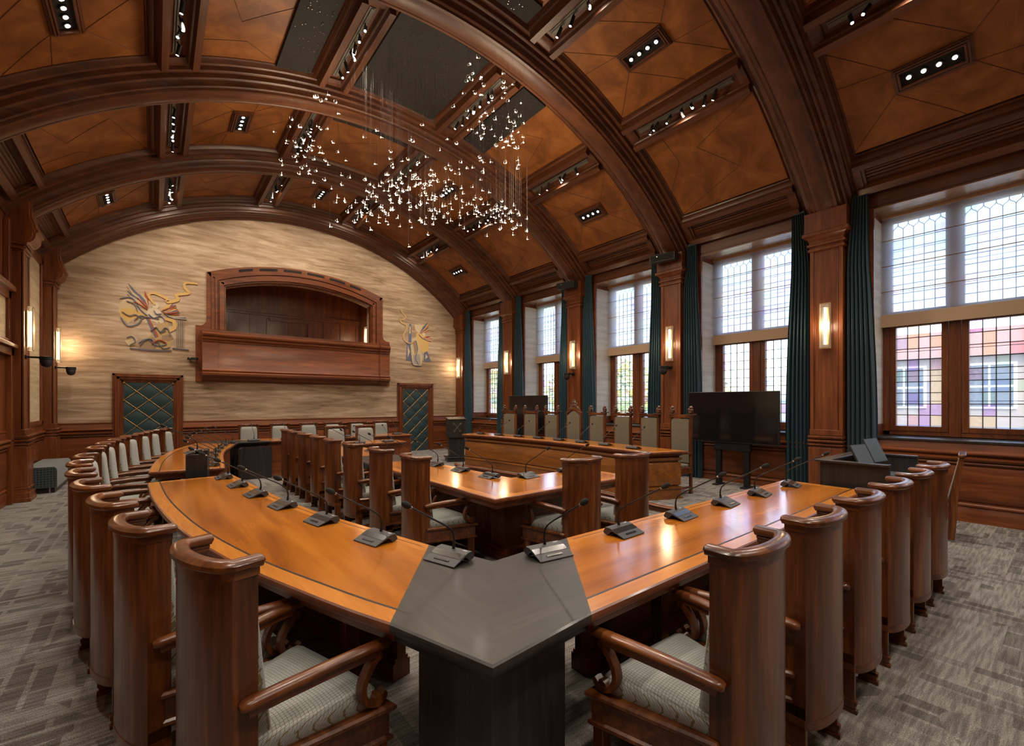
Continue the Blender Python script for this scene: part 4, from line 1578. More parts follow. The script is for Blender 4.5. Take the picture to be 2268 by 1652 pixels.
for (c, s_, n_) in CL:
    for _ in range(n_):
        for tr_ in range(20):
            p = [rnd.gauss(c[d], s_[d]) for d in range(3)]
            ang = math.degrees(math.atan2(p[0] - CX, 6.6))
            if abs(ang) < 17 and 4.55 < p[1] < 8.75 and 4.25 < p[2] < 6.3:
                break
        PEN.append(tuple(p))


def pendant(m_, p):
    x, y, z = p
    a = math.asin(max(-0.27, min(0.27, (x - CX) / 7.3)))
    zt = CZ + 7.36 * math.cos(a)
    m_.tube([(x, y, z + 0.012), (x, y, min(zt, 6.94))], 0.0006, 3, 0, caps=False)
    m_.cyl((x, y, z + 0.005), (x, y, z + 0.05), 0.0032, n=5, mat=1)
    m_.sphere((x, y, z), 0.0075, nu=6, nv=4, mat=2)
    # bent reflector loop
    ph = rnd.uniform(0, 2 * PI)
    t_ = rnd.uniform(0.2, 0.7)
    pts = []
    ox, oy = math.cos(ph) * 0.02, math.sin(ph) * 0.02
    for k in range(10):
        a2 = 2 * PI * k / 9
        pts.append((x + ox + 0.024 * math.cos(a2), y + oy + 0.024 * math.sin(a2), z + 0.006 + 0.024 * t_ * math.sin(a2 + ph)))
    m_.tube(pts, 0.0022, 4, 1, caps=False)


near = sorted(range(len(PEN)), key=lambda i: PEN[i][0] ** 2 + PEN[i][1] ** 2 + (PEN[i][2] - 1.6) ** 2)
for i in near[:100]:
    m_ = MB()
    pendant(m_, PEN[i])
    m_.build('pendant', ['cable', 'steel', 'bulb'], ch, world=True)
m_ = MB()
for i in near[100:]:
    pendant(m_, PEN[i])
tag(m_.build('pendant_cloud', ['cable', 'steel', 'bulb'], ch, world=True), kind='stuff')
m_ = MB()
for a0, a1, y0, y1 in PL:
    for _ in range(int((a1 - a0) * (y1 - y0) * 7)):
        a, y = rnd.uniform(a0 + 0.3, a1 - 0.3), rnd.uniform(y0 + 0.03, y1 - 0.03)
        _, up_ = frame_on(a)
        c = Vector(V(7.354, a, y))
        m_.cyl(c, c - up_ * 0.018, 0.005, n=5)
tag(m_.build('thread_pins', 'pinsteel', ch, world=True), kind='stuff')
for c in ((3.4, 6.6, 4.95), (4.6, 5.7, 5.3), (2.3, 7.9, 5.5)):
    l = bpy.data.lights.new('light', 'POINT')
    l.energy = 28
    l.color = (1, 0.82, 0.58)
    l.shadow_soft_size = 0.35
    o = bpy.data.objects.new('lamp_light', l)
    COL.objects.link(o)
    o.parent = ch
    w_ = wloc(ch)
    o.location = (c[0] - w_[0], c[1] - w_[1], c[2] - w_[2])

# ------------------------------------------------------------------ tables of the horseshoe
MY = 6.4


def mir(p):
    return (p[0], 2 * MY - p[1])


OUT_L = [(0.68, 1.59), (0.59, 1.82), (0.48, 2.15), (0.37, 2.50), (0.26, 2.93), (0.13, 3.59), (0.03, 4.37), (-0.03, 5.10), (-0.065, 5.95)]
INN_L = [(0.70, 6.05), (0.77, 5.30), (0.85, 4.40), (0.96, 3.62), (1.09, 3.03), (1.25, 2.35)]
OUT_L = sub(OUT_L, 3)
INN_L = sub(INN_L, 4)
TRINGS = [(-0.11, 0.672), (-0.07, 0.672), (-0.064, 0.70), (-0.05, 0.708), (-0.05, 0.714), (-0.034, 0.720), (-0.016, 0.732), (-0.016, 0.742), (-0.002, 0.746), (0, 0.752), (0, 0.766), (-0.004, 0.775), (-0.013, 0.780), (-0.10, 0.780)]


def table_top(nm, outline, outer, inner, parent, wd, z0=0.78, axis='Y', black=False, flush=()):
    dz = z0 - 0.78
    m_ = MB()
    k = len(TRINGS)
    m_.loft(outline, [(a, z + dz) for a, z in TRINGS], mats=[0] * (k - 2) + [1], capmats=(0, 2), flush=flush)
    m_.build(nm, ['blackwood' + axis] * 3 if black else ['panelwood' + axis, 'borderwood' + axis, 'tablewood' + axis], parent, world=True, ang=28)
    if black:
        return
    m_ = MB()
    for pts, o0, o1 in ((outer, 0.098, 0.110), (inner, 0.052, 0.057)):
        if not pts:
            continue
        k = len(pts)
        L, Q = [], []
        for i, (x, y) in enumerate(pts):
            a, b_ = pts[max(i - 1, 0)], pts[min(i + 1, k - 1)]
            dx, dy = b_[0] - a[0], b_[1] - a[1]
            l = math.hypot(dx, dy)
            nx_, ny_ = -dy / l * wd, dx / l * wd
            L.append((x + nx_ * o0, y + ny_ * o0, z0 + 0.0006))
            Q.append((x + nx_ * o1, y + ny_ * o1, z0 + 0.0006))
        m_.skin([L, Q], cp=False)
    m_.build('inlay_line', 'inlay', parent, world=True, smooth=False)


def modesty(inner, sgn, parent, mat, z1=0.675, ins=0.07, thick=0.06):
    """standing front panel that follows the inner edge of a table"""
    k = len(inner)

    def off(o_):
        out = []
        for i, (x, y) in enumerate(inner):
            a, b_ = inner[max(i - 1, 0)], inner[min(i + 1, k - 1)]
            dx, dy = b_[0] - a[0], b_[1] - a[1]
            l = math.hypot(dx, dy)
            out.append((x - dy / l * sgn * o_, y + dx / l * sgn * o_))
        return out
    m_ = MB()
    A, B = off(ins), off(ins + thick)
    # plinth, body, plinth moulding
    for oa, ob, za, zb in ((ins - 0.03, ins + thick + 0.03, 0.0, 0.10), (ins - 0.015, ins + thick + 0.015, 0.10, 0.125), (ins, ins + thick, 0.125, z1)):
        P, Q = off(oa), off(ob)
        m_.skin([[(p[0], p[1], za), (q[0], q[1], za), (q[0], q[1], zb), (p[0], p[1], zb)] for p, q in zip(P, Q)])
    m_.build('front_panel', mat, parent, world=True)


# the builder for one half (near) and its mirror image (far)
for half in (0, 1):
    f_ = (lambda p: p) if half == 0 else mir
    hl = ['near', 'far'][half]
    # curved arm
    ol, il = [f_(p) for p in OUT_L], [f_(p) for p in INN_L]
    outline = ol + il
    if half == 0:
        outline = outline[::-1]
    t_ = thing('curved_table', (f_((0.4, 3.9))[0], f_((0.4, 3.9))[1], 0), 0,
               ['curved polished wooden conference table at the front left with dark inlay line', 'curved polished wooden conference table at the back left beyond the black box'][half], 'table', 'outer horseshoe tables')
    table_top('tabletop', outline, ol, il, t_, -1 if half == 0 else 1, flush=[(ol[0], il[-1])])
    modesty(il[1:-1], -1 if half == 0 else 1, t_, 'panelwoodZ')
    m_ = MB()
    for q, (a, b_) in enumerate(((OUT_L[-1], INN_L[0]), (OUT_L[3], INN_L[-2]))):
        for u in (0.22, 0.78):
            x, y = a[0] + (b_[0] - a[0]) * u, a[1] + (b_[1] - a[1]) * u + (-0.14 if q == 0 else 0.2)
            x, y = f_((x, y))
            m_ = MB()
            m_.box(x - 0.035, x + 0.035, y - 0.035, y + 0.035, 0, 0.675)
            m_.build('leg', 'chairwoodZ', t_, world=True, bevel=0.004)
    # black corner
    C6 = [f_(p) for p in [(0.68, 1.59), (0.82, 1.13), (1.33, 1.18), (1.97, 1.95), (1.38, 1.90), (1.25, 2.35)]]
    t_ = thing('corner_table', (C6[1][0] + 0.3, f_((1.1, 1.7))[1], 0), 0,
               ['black stained corner table joining the two front tables', 'black stained corner table joining the two back tables'][half], 'table', 'black corner tables')
    o6 = C6 if half == 0 else C6[::-1]
    table_top('tabletop', o6, [], [], t_, 1, 0.78, 'Y', True, flush=[(C6[5], C6[0]), (C6[2], C6[3])])
    m_ = MB()
    m_.prism([C6[1], C6[2], C6[3], C6[4]] if half == 0 else [C6[4], C6[3], C6[2], C6[1]], 0.775, 0.7804)
    qq = offset([C6[1], C6[2], C6[3], C6[4]], -0.0135, [(C6[2], C6[3]), (C6[4], C6[1])])
    m_ = MB()
    m_.add([(x, y, 0.7803) for x, y in qq], [(0, 1, 2, 3)])
    m_.build('veneer_leaf', 'blackwoodX', t_, world=True, smooth=False)
    body = [f_(p) for p in offset([(0.68, 1.59), (0.82, 1.13), (1.33, 1.18), (1.97, 1.95), (1.38, 1.90), (1.25, 2.35)], -0.10)]
    m_ = MB()
    m_.prism(body if half == 0 else body[::-1], 0.0, 0.675)
    m_.build('pedestal', 'blackwoodZ', t_, world=True, smooth=False)
    m_ = MB()
    for p, q in ((C6[5], C6[4]), (C6[4], C6[3])):
        dx, dy = q[0] - p[0], q[1] - p[1]
        l = math.hypot(dx, dy)
        s_ = -1 if half == 0 else 1
        nx_, ny_ = dy / l * s_ * 0.05, -dx / l * s_ * 0.05
        m_.skin([[(p[0] + nx_, p[1] + ny_, z), (q[0] + nx_, q[1] + ny_, z), (q[0] + nx_ * 2, q[1] + ny_ * 2, z), (p[0] + nx_ * 2, p[1] + ny_ * 2, z)] for z in (0, 0.675)])
    m_.build('front_panel', 'blackwoodZ', t_, world=True, smooth=False)
    # straight arm
    oR = [f_(p) for p in [(1.33, 1.18), (3.2, 1.20), (5.22, 1.25)]]
    iR = [f_(p) for p in [(5.26, 1.97), (3.6, 1.955), (1.97, 1.95)]]
    outline = oR + iR
    if half == 1:
        outline = outline[::-1]
    t_ = thing('straight_table', (f_((3.3, 1.6))[0], f_((3.3, 1.6))[1], 0), 0,
               ['straight polished wooden conference table at the front right reflecting the windows', 'straight wooden conference table in front of the far wall'][half], 'table', 'outer horseshoe tables')
    table_top('tabletop', outline, oR, iR, t_, 1 if half == 0 else -1, axis='X', flush=[(iR[-1], oR[0])])
    modesty(iR[::-1], -1 if half == 0 else 1, t_, 'panelwoodX')
    for x in (1.9, 4.95):
        for y in (1.42, 1.80):
            m_ = MB()
            xx, yy = f_((x + (0.25 if x < 2 else 0), y))
            m_.box(xx - 0.035, xx + 0.035, yy - 0.035, yy + 0.035, 0, 0.675)
            m_.build('leg', 'chairwoodZ', t_, world=True, bevel=0.004)
    # inner horseshoe
    oI = [f_(p) for p in [(2.26, 5.95), (2.26, 3.09), (4.2, 3.12)]]
    iI = [f_(p) for p in [(4.2, 3.88), (3.06, 3.88), (3.0, 5.95)]]
    outline = oI + iI
    if half == 1:
        outline = outline[::-1]
    t_ = thing('inner_table', (2.9, f_((2.9, 4.0))[1], 0), 0,
               ['L-shaped wooden table of the inner horseshoe, nearer half', 'L-shaped wooden table of the inner horseshoe, farther half'][half], 'table', 'inner horseshoe tables')
    table_top('tabletop', outline, [], [], t_, 1, flush=[(iI[-1], oI[0])])
    iM = [f_(p) for p in [(4.2, 3.88), (3.6, 3.88), (3.061, 3.88)]][::-1]
    modesty([f_((4.15, 3.86)), f_((3.02, 3.86))], 1 if half == 0 else -1, t_, 'panelwoodZ')
    modesty([f_((3.02, 3.80)), f_((2.98, 5.95))], 1 if half == 0 else -1, t_, 'panelwoodZ')
    m_ = MB()
    xx, yy = f_((2.66, 3.52))
    bp_ = [(2.78, 3.62), (3.02, 3.62), (3.02, 3.86), (2.78, 3.86)]
    bp_ = [f_(p) for p in bp_]
    if half == 1:
        bp_ = bp_[::-1]
    m_.loft(bp_, [(0.05, 0), (0.05, 0.09), (0.03, 0.10), (0.03, 0.125), (0, 0.14), (0, 0.675)])
    m_.build('corner_pedestal', 'panelwoodZ', t_, world=True)
t_ = thing('centre_table', (2.63, 6.4, 0), 0, 'black stained middle section of the inner horseshoe table', 'table')
table_top('tabletop', [(2.26, 5.952), (3.0, 5.952), (3.0, 6.848), (2.26, 6.848)], [], [], t_, 1, 0.78, 'Y', True, flush=[((2.26, 5.952), (3.0, 5.952)), ((3.0, 6.848), (2.26, 6.848))])
m_ = MB()
m_.box(2.86, 2.92, 5.96, 6.84, 0, 0.675)
m_.build('front_panel', 'blackwoodZ', t_, world=True)

# ------------------------------------------------------------------ dais and the council's high desk
df = sub([(5.76, 4.0), (5.88, 5.2), (5.93, 6.55), (5.88, 7.9), (5.74, 9.1)], 4)
corner = [(5.745, 3.85), (5.75, 3.66), (5.80, 3.52), (5.90, 3.42), (6.03, 3.37), (6.2, 3.36)]
dais_poly = corner + [(8.575, 3.36), (8.575, 9.75), (6.1, 9.75), (5.95, 9.73), (5.82, 9.65), (5.74, 9.52), (5.72, 9.36)] + df[::-1]
mb = MB()
mb.loft(dais_poly, [(-0.05, 0), (-0.05, 0.045), (-0.02, 0.05), (-0.015, 0.06), (-0.03, 0.066), (-0.03, 0.072), (0, 0.080), (0.004, 0.092), (-0.004, 0.104), (-0.012, 0.108), (-0.055, 0.108)], capmats=(0, 1))
struct('trim_130', mb, ['panelwoodY', 'carpet'])

front = sub([(5.78, 9.24), (5.92, 8.3), (6.02, 7.3), (6.05, 6.6), (6.02, 5.9), (5.93, 4.95), (5.81, 4.07)], 4)
back = sub([(6.50, 3.80), (6.64, 4.9), (6.72, 5.9), (6.74, 6.6), (6.72, 7.3), (6.64, 8.3), (6.48, 9.45)], 4)
t_ = thing('council_desk', (6.3, 6.6, DZ), 0, 'long curved wooden council desk raised on the low dais', 'desk')
desk_poly = front + back
m_ = MB()
m_.loft(desk_poly, [(a * 1.15, z + 0.07) for a, z in TRINGS], mats=[0] * (len(TRINGS) - 2) + [1], capmats=(0, 2))
m_.build('desktop', ['panelwoodY', 'borderwoodY', 'tablewoodY'], t_, world=True, ang=50)
m_ = MB()
m_.loft(desk_poly, [(-0.04, DZ), (-0.04, DZ + 0.02), (-0.06, DZ + 0.02), (-0.06, DZ + 0.15), (-0.045, DZ + 0.155), (-0.045, DZ + 0.175), (-0.07, DZ + 0.19), (-0.085, DZ + 0.19), (-0.085, DZ + 0.20), (-0.075, DZ + 0.205), (-0.062, DZ + 0.215),
                    (-0.06, DZ + 0.55), (-0.07, DZ + 0.565), (-0.09, DZ + 0.57), (-0.09, DZ + 0.585), (-0.065, DZ + 0.59), (-0.05, DZ + 0.61), (-0.05, DZ + 0.64)])
m_.build('desk_body', 'deskwoodY', t_, world=True, ang=50)


# ------------------------------------------------------------------ chairs
def arc_shell(o_, n_=18, y0=0.0):
    """plan of the bowed back (two flat wings and a bow between them), offset inwards by o_"""
    hw, fl, bk = 0.203 - o_, -0.078 + o_ * 0.5, -0.132 + o_
    pts = [(-hw, y0), (-hw, fl)]
    for i in range(1, n_):
        t = i / n_
        u = abs(2 * t - 1)          # 1 at the wings, 0 at the middle
        # cubic from wing to middle, leaving the wing at about 45 degrees
        q = 1 - u
        x = hw * ((1 - q) ** 3 + 3 * (1 - q) ** 2 * q * 0.88 + 3 * (1 - q) * q * q * 0.5)
        y = fl + (bk - fl) * (3 * (1 - q) ** 2 * q * 0.55 + 3 * (1 - q) * q * q + q ** 3)
        pts.append((math.copysign(x, 2 * t - 1), y))
    pts += [(hw, fl), (hw, y0)]
    return pts


def pillow(m_, poly, z0, h):
    """upholstered seat: outline rings shrinking towards the middle"""
    cx = sum(p[0] for p in poly) / len(poly)
    cy_ = sum(p[1] for p in poly) / len(poly)
    rings = []
    for k, z in ((0.985, 0), (1.0, 0.25), (1.0, 0.5), (0.975, 0.68), (0.92, 0.82), (0.80, 0.92), (0.6, 0.98), (0.3, 1.0)):
        rings.append([(cx + (x - cx) * k, cy_ + (y - cy_) * k, z0 + h * z) for x, y in poly])
    m_.skin(rings)


def make_chair():
    t_ = thing('barrel_armchair', (0, 0, 0))
    HT = 1.107
    m_ = MB()
    out, inn = arc_shell(0), arc_shell(0.024)
    m_.skin([[(x, y, z) for x, y in out + inn[::-1]] for z in (0.215, 1.05)])
    m_.build('bowed_back', 'chairwoodZ', t_, ang=30)
    m_ = MB()
    # rim: a rounded rail that follows the plan
    def rail(cl, prof, y0, mat=0):
        pts = arc_shell(cl, 20, y0)
        path = [Vector((x, y, 0)) for x, y in pts]
        rings = []
        for i, p in enumerate(path):
            d_ = (path[min(i + 1, len(path) - 1)] - path[max(i - 1, 0)]).normalized()
            if i in (0, 1) : d_ = Vector((0, -1, 0)) if i == 0 else (Vector((0, -1, 0)) + d_).normalized()
            if i == len(path) - 1: d_ = Vector((0, 1, 0))
            sd = Vector((d_.y, -d_.x, 0)).normalized()
            rings.append([(p.x - sd.x * u, p.y - sd.y * u, w) for u, w in prof])
        m_.skin(rings)
    pr = [(-0.024, 1.073), (-0.030, 1.079), (-0.030, 1.093), (-0.024, 1.101), (-0.014, 1.105), (-0.010, 1.107), (0.012, 1.107), (0.016, 1.104), (0.022, 1.101), (0.027, 1.093), (0.027, 1.080), (0.021, 1.073)]
    rail(0.012, pr, 0.010)
    for e in (-1, 1):
        m_.sphere((e * 0.1925, 0.010, 1.090), 0.0285, 0.013, 0.0168, 10, 8)
    m_.build('top_rail', 'chairwoodY', t_, ang=32)
    m_ = MB()
    rail(0.012, [(-0.015, 1.045), (-0.015, 1.073), (0.016, 1.073), (0.022, 1.069), (0.019, 1.062), (0.014, 1.059), (0.016, 1.052), (0.0125, 1.045)], 0.004)
    m_.build('neck_moulding', 'chairwoodY', t_, ang=35)
    m_ = MB()
    rail(0.008, [(-0.010, 0.210), (-0.010, 0.25), (0.012, 0.252), (0.022, 0.242), (0.024, 0.232), (0.016, 0.224), (0.022, 0.218), (0.018, 0.210)], 0.002)
    m_.build('base_moulding', 'chairwoodY', t_, ang=35)
    # seat frame (trapezoid) with lip
    tr = [(-0.205, -0.02), (0.205, -0.02), (0.325, 0.43), (-0.325, 0.43)]
    m_ = MB()
    m_.loft(tr, [(0.006, 0.30), (0.010, 0.305), (0.010, 0.318), (0.0, 0.325), (0.0, 0.405), (0.012, 0.412), (0.018, 0.420), (0.018, 0.432), (0.010, 0.440), (-0.01, 0.440)])
    m_.build('seat_frame', 'chairwoodX', t_, ang=35)
    m_ = MB()
    pillow(m_, [(-0.19, -0.03), (0.19, -0.03), (0.245, 0.20), (0.290, 0.375), (0.288, 0.402), (0.262, 0.416), (0.0, 0.424), (-0.262, 0.416), (-0.288, 0.402), (-0.290, 0.375), (-0.245, 0.20)], 0.435, 0.075)
    m_.build('seat_cushion', 'seatcloth', t_, ang=70)
    m_ = MB()
    rings = []
    for z, yf, hw in ((0.46, 0.062, 0.176), (0.52, 0.058, 0.176), (0.62, 0.046, 0.175), (0.75, 0.032, 0.174), (0.88, 0.020, 0.172), (0.97, 0.012, 0.170), (1.01, 0.004, 0.166), (1.03, -0.010, 0.156), (1.038, -0.030, 0.13)):
        r_ = []
        for i in range(13):
            a = PI * i / 12
            r_.append((hw * math.copysign(abs(math.cos(a)) ** 0.45, math.cos(a)), yf - 0.02 + 0.02 * math.sin(a) ** 0.5 + 0.012 * math.sin(a), z))
        r_ += [(-hw, -0.045, z), (-hw * 0.6, -0.082, z), (hw * 0.6, -0.082, z), (hw, -0.045, z)]
        rings.append(r_)
    m_.skin(rings)
    m_.build('back_pad', 'seatcloth', t_, ang=70)
    ov = [(0.030 * math.cos(a), 0.017 * math.sin(a) + (0.004 if math.sin(a) > 0 else 0)) for a in [2 * PI * i / 12 for i in range(12)]]
    for e in (-1, 1):
        m_ = MB()
        path = sub([(e * 0.222, -0.065, 0.648), (e * 0.232, 0.0, 0.654), (e * 0.262, 0.16, 0.664), (e * 0.288, 0.32, 0.668), (e * 0.300, 0.45, 0.664)], 4)
        k = len(path)
        m_.bar(path, ov, scale=[0.55 if i == 0 else 0.85 if i == 1 else 0.6 if i == k - 1 else 0.95 if i == k - 2 else 1 for i in range(k)])
        m_.bar([(p[0], p[1], p[2] - 0.022) for p in path[2:-2]], [(-0.016, -0.012), (0.016, -0.012), (0.016, 0.012), (-0.016, 0.012)])
        m_.build('armrest', 'chairwoodY', t_, ang=50)
        m_ = MB()
        xa = e * 0.290
        path = sub([(xa, 0.395, 0.628), (xa, 0.365, 0.600), (xa, 0.335, 0.555), (xa, 0.330, 0.510), (xa + e * 0.004, 0.352, 0.472), (xa + e * 0.006, 0.392, 0.456), (xa + e * 0.006, 0.420, 0.470), (xa + e * 0.006, 0.412, 0.486)], 4)
        m_.bar(path, [(-0.011, -0.019), (0.011, -0.019), (0.014, 0), (0.011, 0.019), (-0.011, 0.019), (-0.014, 0)], up=(1, 0, 0))
        m_.cyl((xa - 0.018, 0.392, 0.466), (xa + 0.024, 0.392, 0.466), 0.024, n=14)
        m_.cyl((xa - 0.018, 0.398, 0.630), (xa + 0.018, 0.398, 0.630), 0.018, n=12)
        m_.build('arm_support', 'chairwoodZ', t_, ang=50)
    for e in (-1, 1):
        m_ = MB()
        x0_, x1_ = e * 0.203, e * 0.180
        m_.box(x0_, x1_, -0.078, 0.0, 0.05, 0.30)
        for z, d_ in ((0.0, 0.012), (0.025, 0.004), (0.045, 0.010)):
            m_.box(x0_ + e * 0.003, x1_, -0.078 - d_, 0.004, z, z + 0.022)
        m_.build('leg', 'chairwoodZ', t_, bevel=0.002)
        m_ = MB()
        m_.box(e * 0.322, e * 0.272, 0.375, 0.425, 0.03, 0.302)
        m_.box(e * 0.326, e * 0.268, 0.371, 0.429, 0.0, 0.03)
        m_.build('leg', 'chairwoodZ', t_, bevel=0.003)
    for e in (-1, 1):
        m_ = MB()
        m_.bar([(e * 0.20, -0.03, 0.10), (e * 0.298, 0.40, 0.10)], [(-0.011, -0.016), (0.011, -0.016), (0.011, 0.016), (-0.011, 0.016)])
        m_.build('stretcher', 'chairwoodY', t_)
    return t_


proto = make_chair()
used = [False]


def place_chair(x, y, fx, fy, lab, grp, z=0.0):
    o = proto if not used[0] else copy_tree(proto)
    used[0] = True
    o.location = (x, y, z)
    o.rotation_euler = (0, 0, math.atan2(-fx, fy))
    tag(o, lab, 'armchair', grp)
    return o


LCH = [((0.205, 1.85), (0.44, 0.13)), ((0.005, 2.49), (0.46, 0.11)), ((-0.125, 3.16), (0.46, 0.09)), ((-0.26, 3.85), (0.44, 0.08)), ((-0.36, 4.54), (0.5, 0.05)), ((-0.43, 5.22), (0.5, 0.03)), ((-0.46, 5.90), (0.44, 0.0))]
for i, (p, f_) in enumerate(LCH):
    place_chair(p[0], p[1], f_[0], f_[1], 'bow-backed armchair, %s from the black corner along the front left curved table' % ORD[i], 'armchairs at the front left table')
for i in reversed(range(len(LCH))):
    p, f_ = LCH[i]
    place_chair(p[0], 2 * MY - p[1], f_[0], -f_[1], 'blue-grey padded armchair, %s from the aisle along the back left curved table' % ORD[6 - i], 'armchairs at the back left table')
RCH = [1.71, 2.365, 3.02, 3.675, 4.33, 4.985]
for i, x in enumerate(RCH):
    place_chair(x, 0.80, 0.01 * (i % 2), 1, 'bow-backed armchair, %s from the black corner along the front right straight table' % ORD[i], 'armchairs at the front right table')
for i, x in enumerate([1.71, 2.365, 3.02, 3.60, 4.24, 4.90]):
    place_chair(x, 2 * MY - 0.80, 0, -1, 'grey-padded armchair facing the room, %s from left in the row before the far wall' % ORD[i], 'armchairs before the far wall')
ICH = [(1.99, 3.95), (1.98, 4.76), (1.97, 5.62), (1.97, 6.42), (1.97, 7.16), (1.97, 7.90), (1.98, 8.60), (1.98, 9.22)]
for i, (x, y) in enumerate(ICH):
    place_chair(x, y, 1, 0.04 - 0.01 * i, 'bow-backed wooden armchair at the inner horseshoe, %s from the near end of its row' % ORD[i], 'armchairs along the inner horseshoe')
place_chair(3.05, 2.86, 0.06, 1, 'bow-backed armchair at the near end of the inner horseshoe, left of the pair', 'armchairs at the near end of the inner horseshoe')
place_chair(3.71, 2.80, 0.06, 1, 'bow-backed armchair at the near end of the inner horseshoe, right of the pair', 'armchairs at the near end of the inner horseshoe')
place_chair(3.04, 2 * MY - 2.90, 0, -1, 'pale-padded armchair at the far end of the inner horseshoe, left of the pair', 'armchairs at the far end of the inner horseshoe')
place_chair(3.68, 2 * MY - 2.90, 0, -1, 'pale-padded armchair at the far end of the inner horseshoe, right of the pair', 'armchairs at the far end of the inner horseshoe')


def make_high_chair(crest):
    t_ = thing('high_backed_chair', (0, 0, 0))
    H = 1.27
    hw = 0.215
    for e in (-1, 1):
        m_ = MB()
        m_.box(e * hw, e * (hw - 0.034), -0.03, 0.02, 0.0, H)
        m_.box(e * (hw + 0.006), e * (hw - 0.04), -0.036, 0.026, 0.0, 0.04)
        m_.build('back_post', 'chairwoodZ', t_, bevel=0.004)
    m_ = MB()
    if not crest:
        m_.box(-hw - 0.008, hw + 0.008, -0.04, 0.032, H - 0.03, H + 0.02)
    else:
        rings = []
        for i in range(17):
            u = -1 + 2 * i / 16
            z = H + 0.10 * math.cos(u * PI / 2) ** 1.5 if abs(u) < 1 else H
            rings.append([(u * (hw + 0.008), -0.04, z - 0.03), (u * (hw + 0.008), 0.032, z - 0.03), (u * (hw + 0.008), 0.032, z + 0.02), (u * (hw + 0.008), -0.04, z + 0.02)])
        m_.skin(rings)
    m_.build('crest_rail', 'chairwoodX', t_, bevel=0.003)
    m_ = MB()
    m_.box(-hw + 0.04, hw - 0.04, -0.022, 0.014, 0.46, 0.54)
    m_.build('lower_rail', 'chairwoodX', t_, bevel=0.003)
    m_ = MB()
    rings = []
    for i in range(9):
        u = -1 + 2 * i / 8
        zt = H - 0.045 + (0.085 * math.cos(u * PI / 2) ** 1.5 if crest else 0)
        if abs(u) == 1: zt -= 0.01
        x = u * (hw - 0.034)
        yf = 0.024 + 0.012 * (1 - u * u)
        rings.append([(x, -0.02, 0.5), (x, yf - 0.004, 0.5), (x, yf, 0.6), (x, yf, zt - 0.05), (x, yf - 0.008, zt), (x, -0.02, zt)])
    m_.skin(rings)
    m_.build('back_pad', 'olivecloth', t_, ang=60)
    rnd = random.Random(3)
    if crest:
        m_ = MB()
        for (x, z, r_) in ((0, 1.41, 0.05), (-0.05, 1.40, 0.035), (0.05, 1.40, 0.035), (-0.085, 1.365, 0.03), (0.085, 1.365, 0.03), (0, 1.465, 0.032), (-0.03, 1.455, 0.02), (0.03, 1.455, 0.02), (0, 1.50, 0.016), (-0.11, 1.345, 0.018), (0.11, 1.345, 0.018)):
            m_.sphere((x, -0.004, z), r_ * 1.15, 0.028, r_ * 1.1, 10, 7)
        for e in (-1, 1):
            m_.tube(sub([(e * 0.02, 0.01, 1.37), (e * 0.08, 0.012, 1.40), (e * 0.10, 0.012, 1.44), (e * 0.065, 0.012, 1.45)]), 0.010, 6)
            m_.tube(sub([(e * 0.09, 0.01, 1.37), (e * 0.14, 0.01, 1.345), (e * 0.17, 0.01, 1.315)]), 0.012, 6)
        m_.v = [(p[0] * 1.12, p[1], 1.30 + (p[2] - 1.30) * 1.22) for p in m_.v]
        m_.build('carved_crest', 'carved', t_)
    else:
        for e in (-1, 1):
            m_ = MB()
            x, H0 = 0.0, H
            H = 0.0
            m_.box(x - 0.028, x + 0.028, -0.032, 0.024, H + 0.018, H + 0.034)
            m_.sphere((x, -0.004, H + 0.058), 0.020, 0.018, 0.028, 8, 6)       # seated lion: haunch, chest, head, shield
            m_.sphere((x - 0.010, 0.002, H + 0.082), 0.015, 0.015, 0.026, 8, 6)
            m_.sphere((x - 0.008, 0.004, H + 0.118), 0.015, 0.015, 0.016, 8, 6)
            m_.sphere((x + 0.014, -0.004, H + 0.088), 0.010, 0.010, 0.022, 6, 5)
            m_.box(x - 0.020, x + 0.006, 0.012, 0.020, H + 0.045, H + 0.085)
            m_.tube(sub([(x + 0.012, -0.01, H + 0.05), (x + 0.026, -0.01, H + 0.075), (x + 0.018, -0.008, H + 0.11)]), 0.005, 5)
            m_.cyl((x - 0.008, 0.004, H + 0.13), (x - 0.008, 0.004, H + 0.142), 0.009, 0.003, n=6)
            m_.v = [(e * (hw - 0.022) + p[0] * 2.3, -0.004 + p[1] * 2.0, H0 + 0.018 + (p[2] - 0.018) * 1.25) for p in m_.v]
            H = H0
            m_.build('carved_finial', 'carved', t_)
    m_ = MB()
    m_.loft([(-hw, 0.0), (hw, 0.0), (0.26, 0.43), (-0.26, 0.43)], [(0, 0.33), (0.008, 0.335), (0.008, 0.345), (0, 0.35), (0, 0.42), (0.01, 0.43), (0.0, 0.44)])
    m_.build('seat_frame', 'chairwoodX', t_)
    m_ = MB()
    pillow(m_, [(-0.19, 0.03), (0.19, 0.03), (0.22, 0.25), (0.24, 0.41), (0.0, 0.42), (-0.24, 0.41), (-0.22, 0.25)], 0.435, 0.06)
    m_.build('seat_cushion', 'olivecloth', t_, ang=60)
    for e in (-1, 1):
        m_ = MB()
        m_.box(e * 0.262, e * 0.215, 0.385, 0.43, 0.02, 0.335)
        m_.box(e * 0.266, e * 0.211, 0.381, 0.434, 0.30, 0.31)
        m_.box(e * 0.266, e * 0.211, 0.381, 0.434, 0.0, 0.02)
        m_.build('leg', 'chairwoodZ', t_, bevel=0.003)
        m_ = MB()
        m_.bar(sub([(e * 0.205, -0.01, 0.66), (e * 0.235, 0.2, 0.67), (e * 0.25, 0.40, 0.665)]), [(-0.022, -0.012), (0.022, -0.012), (0.022, 0.012), (-0.022, 0.012)])
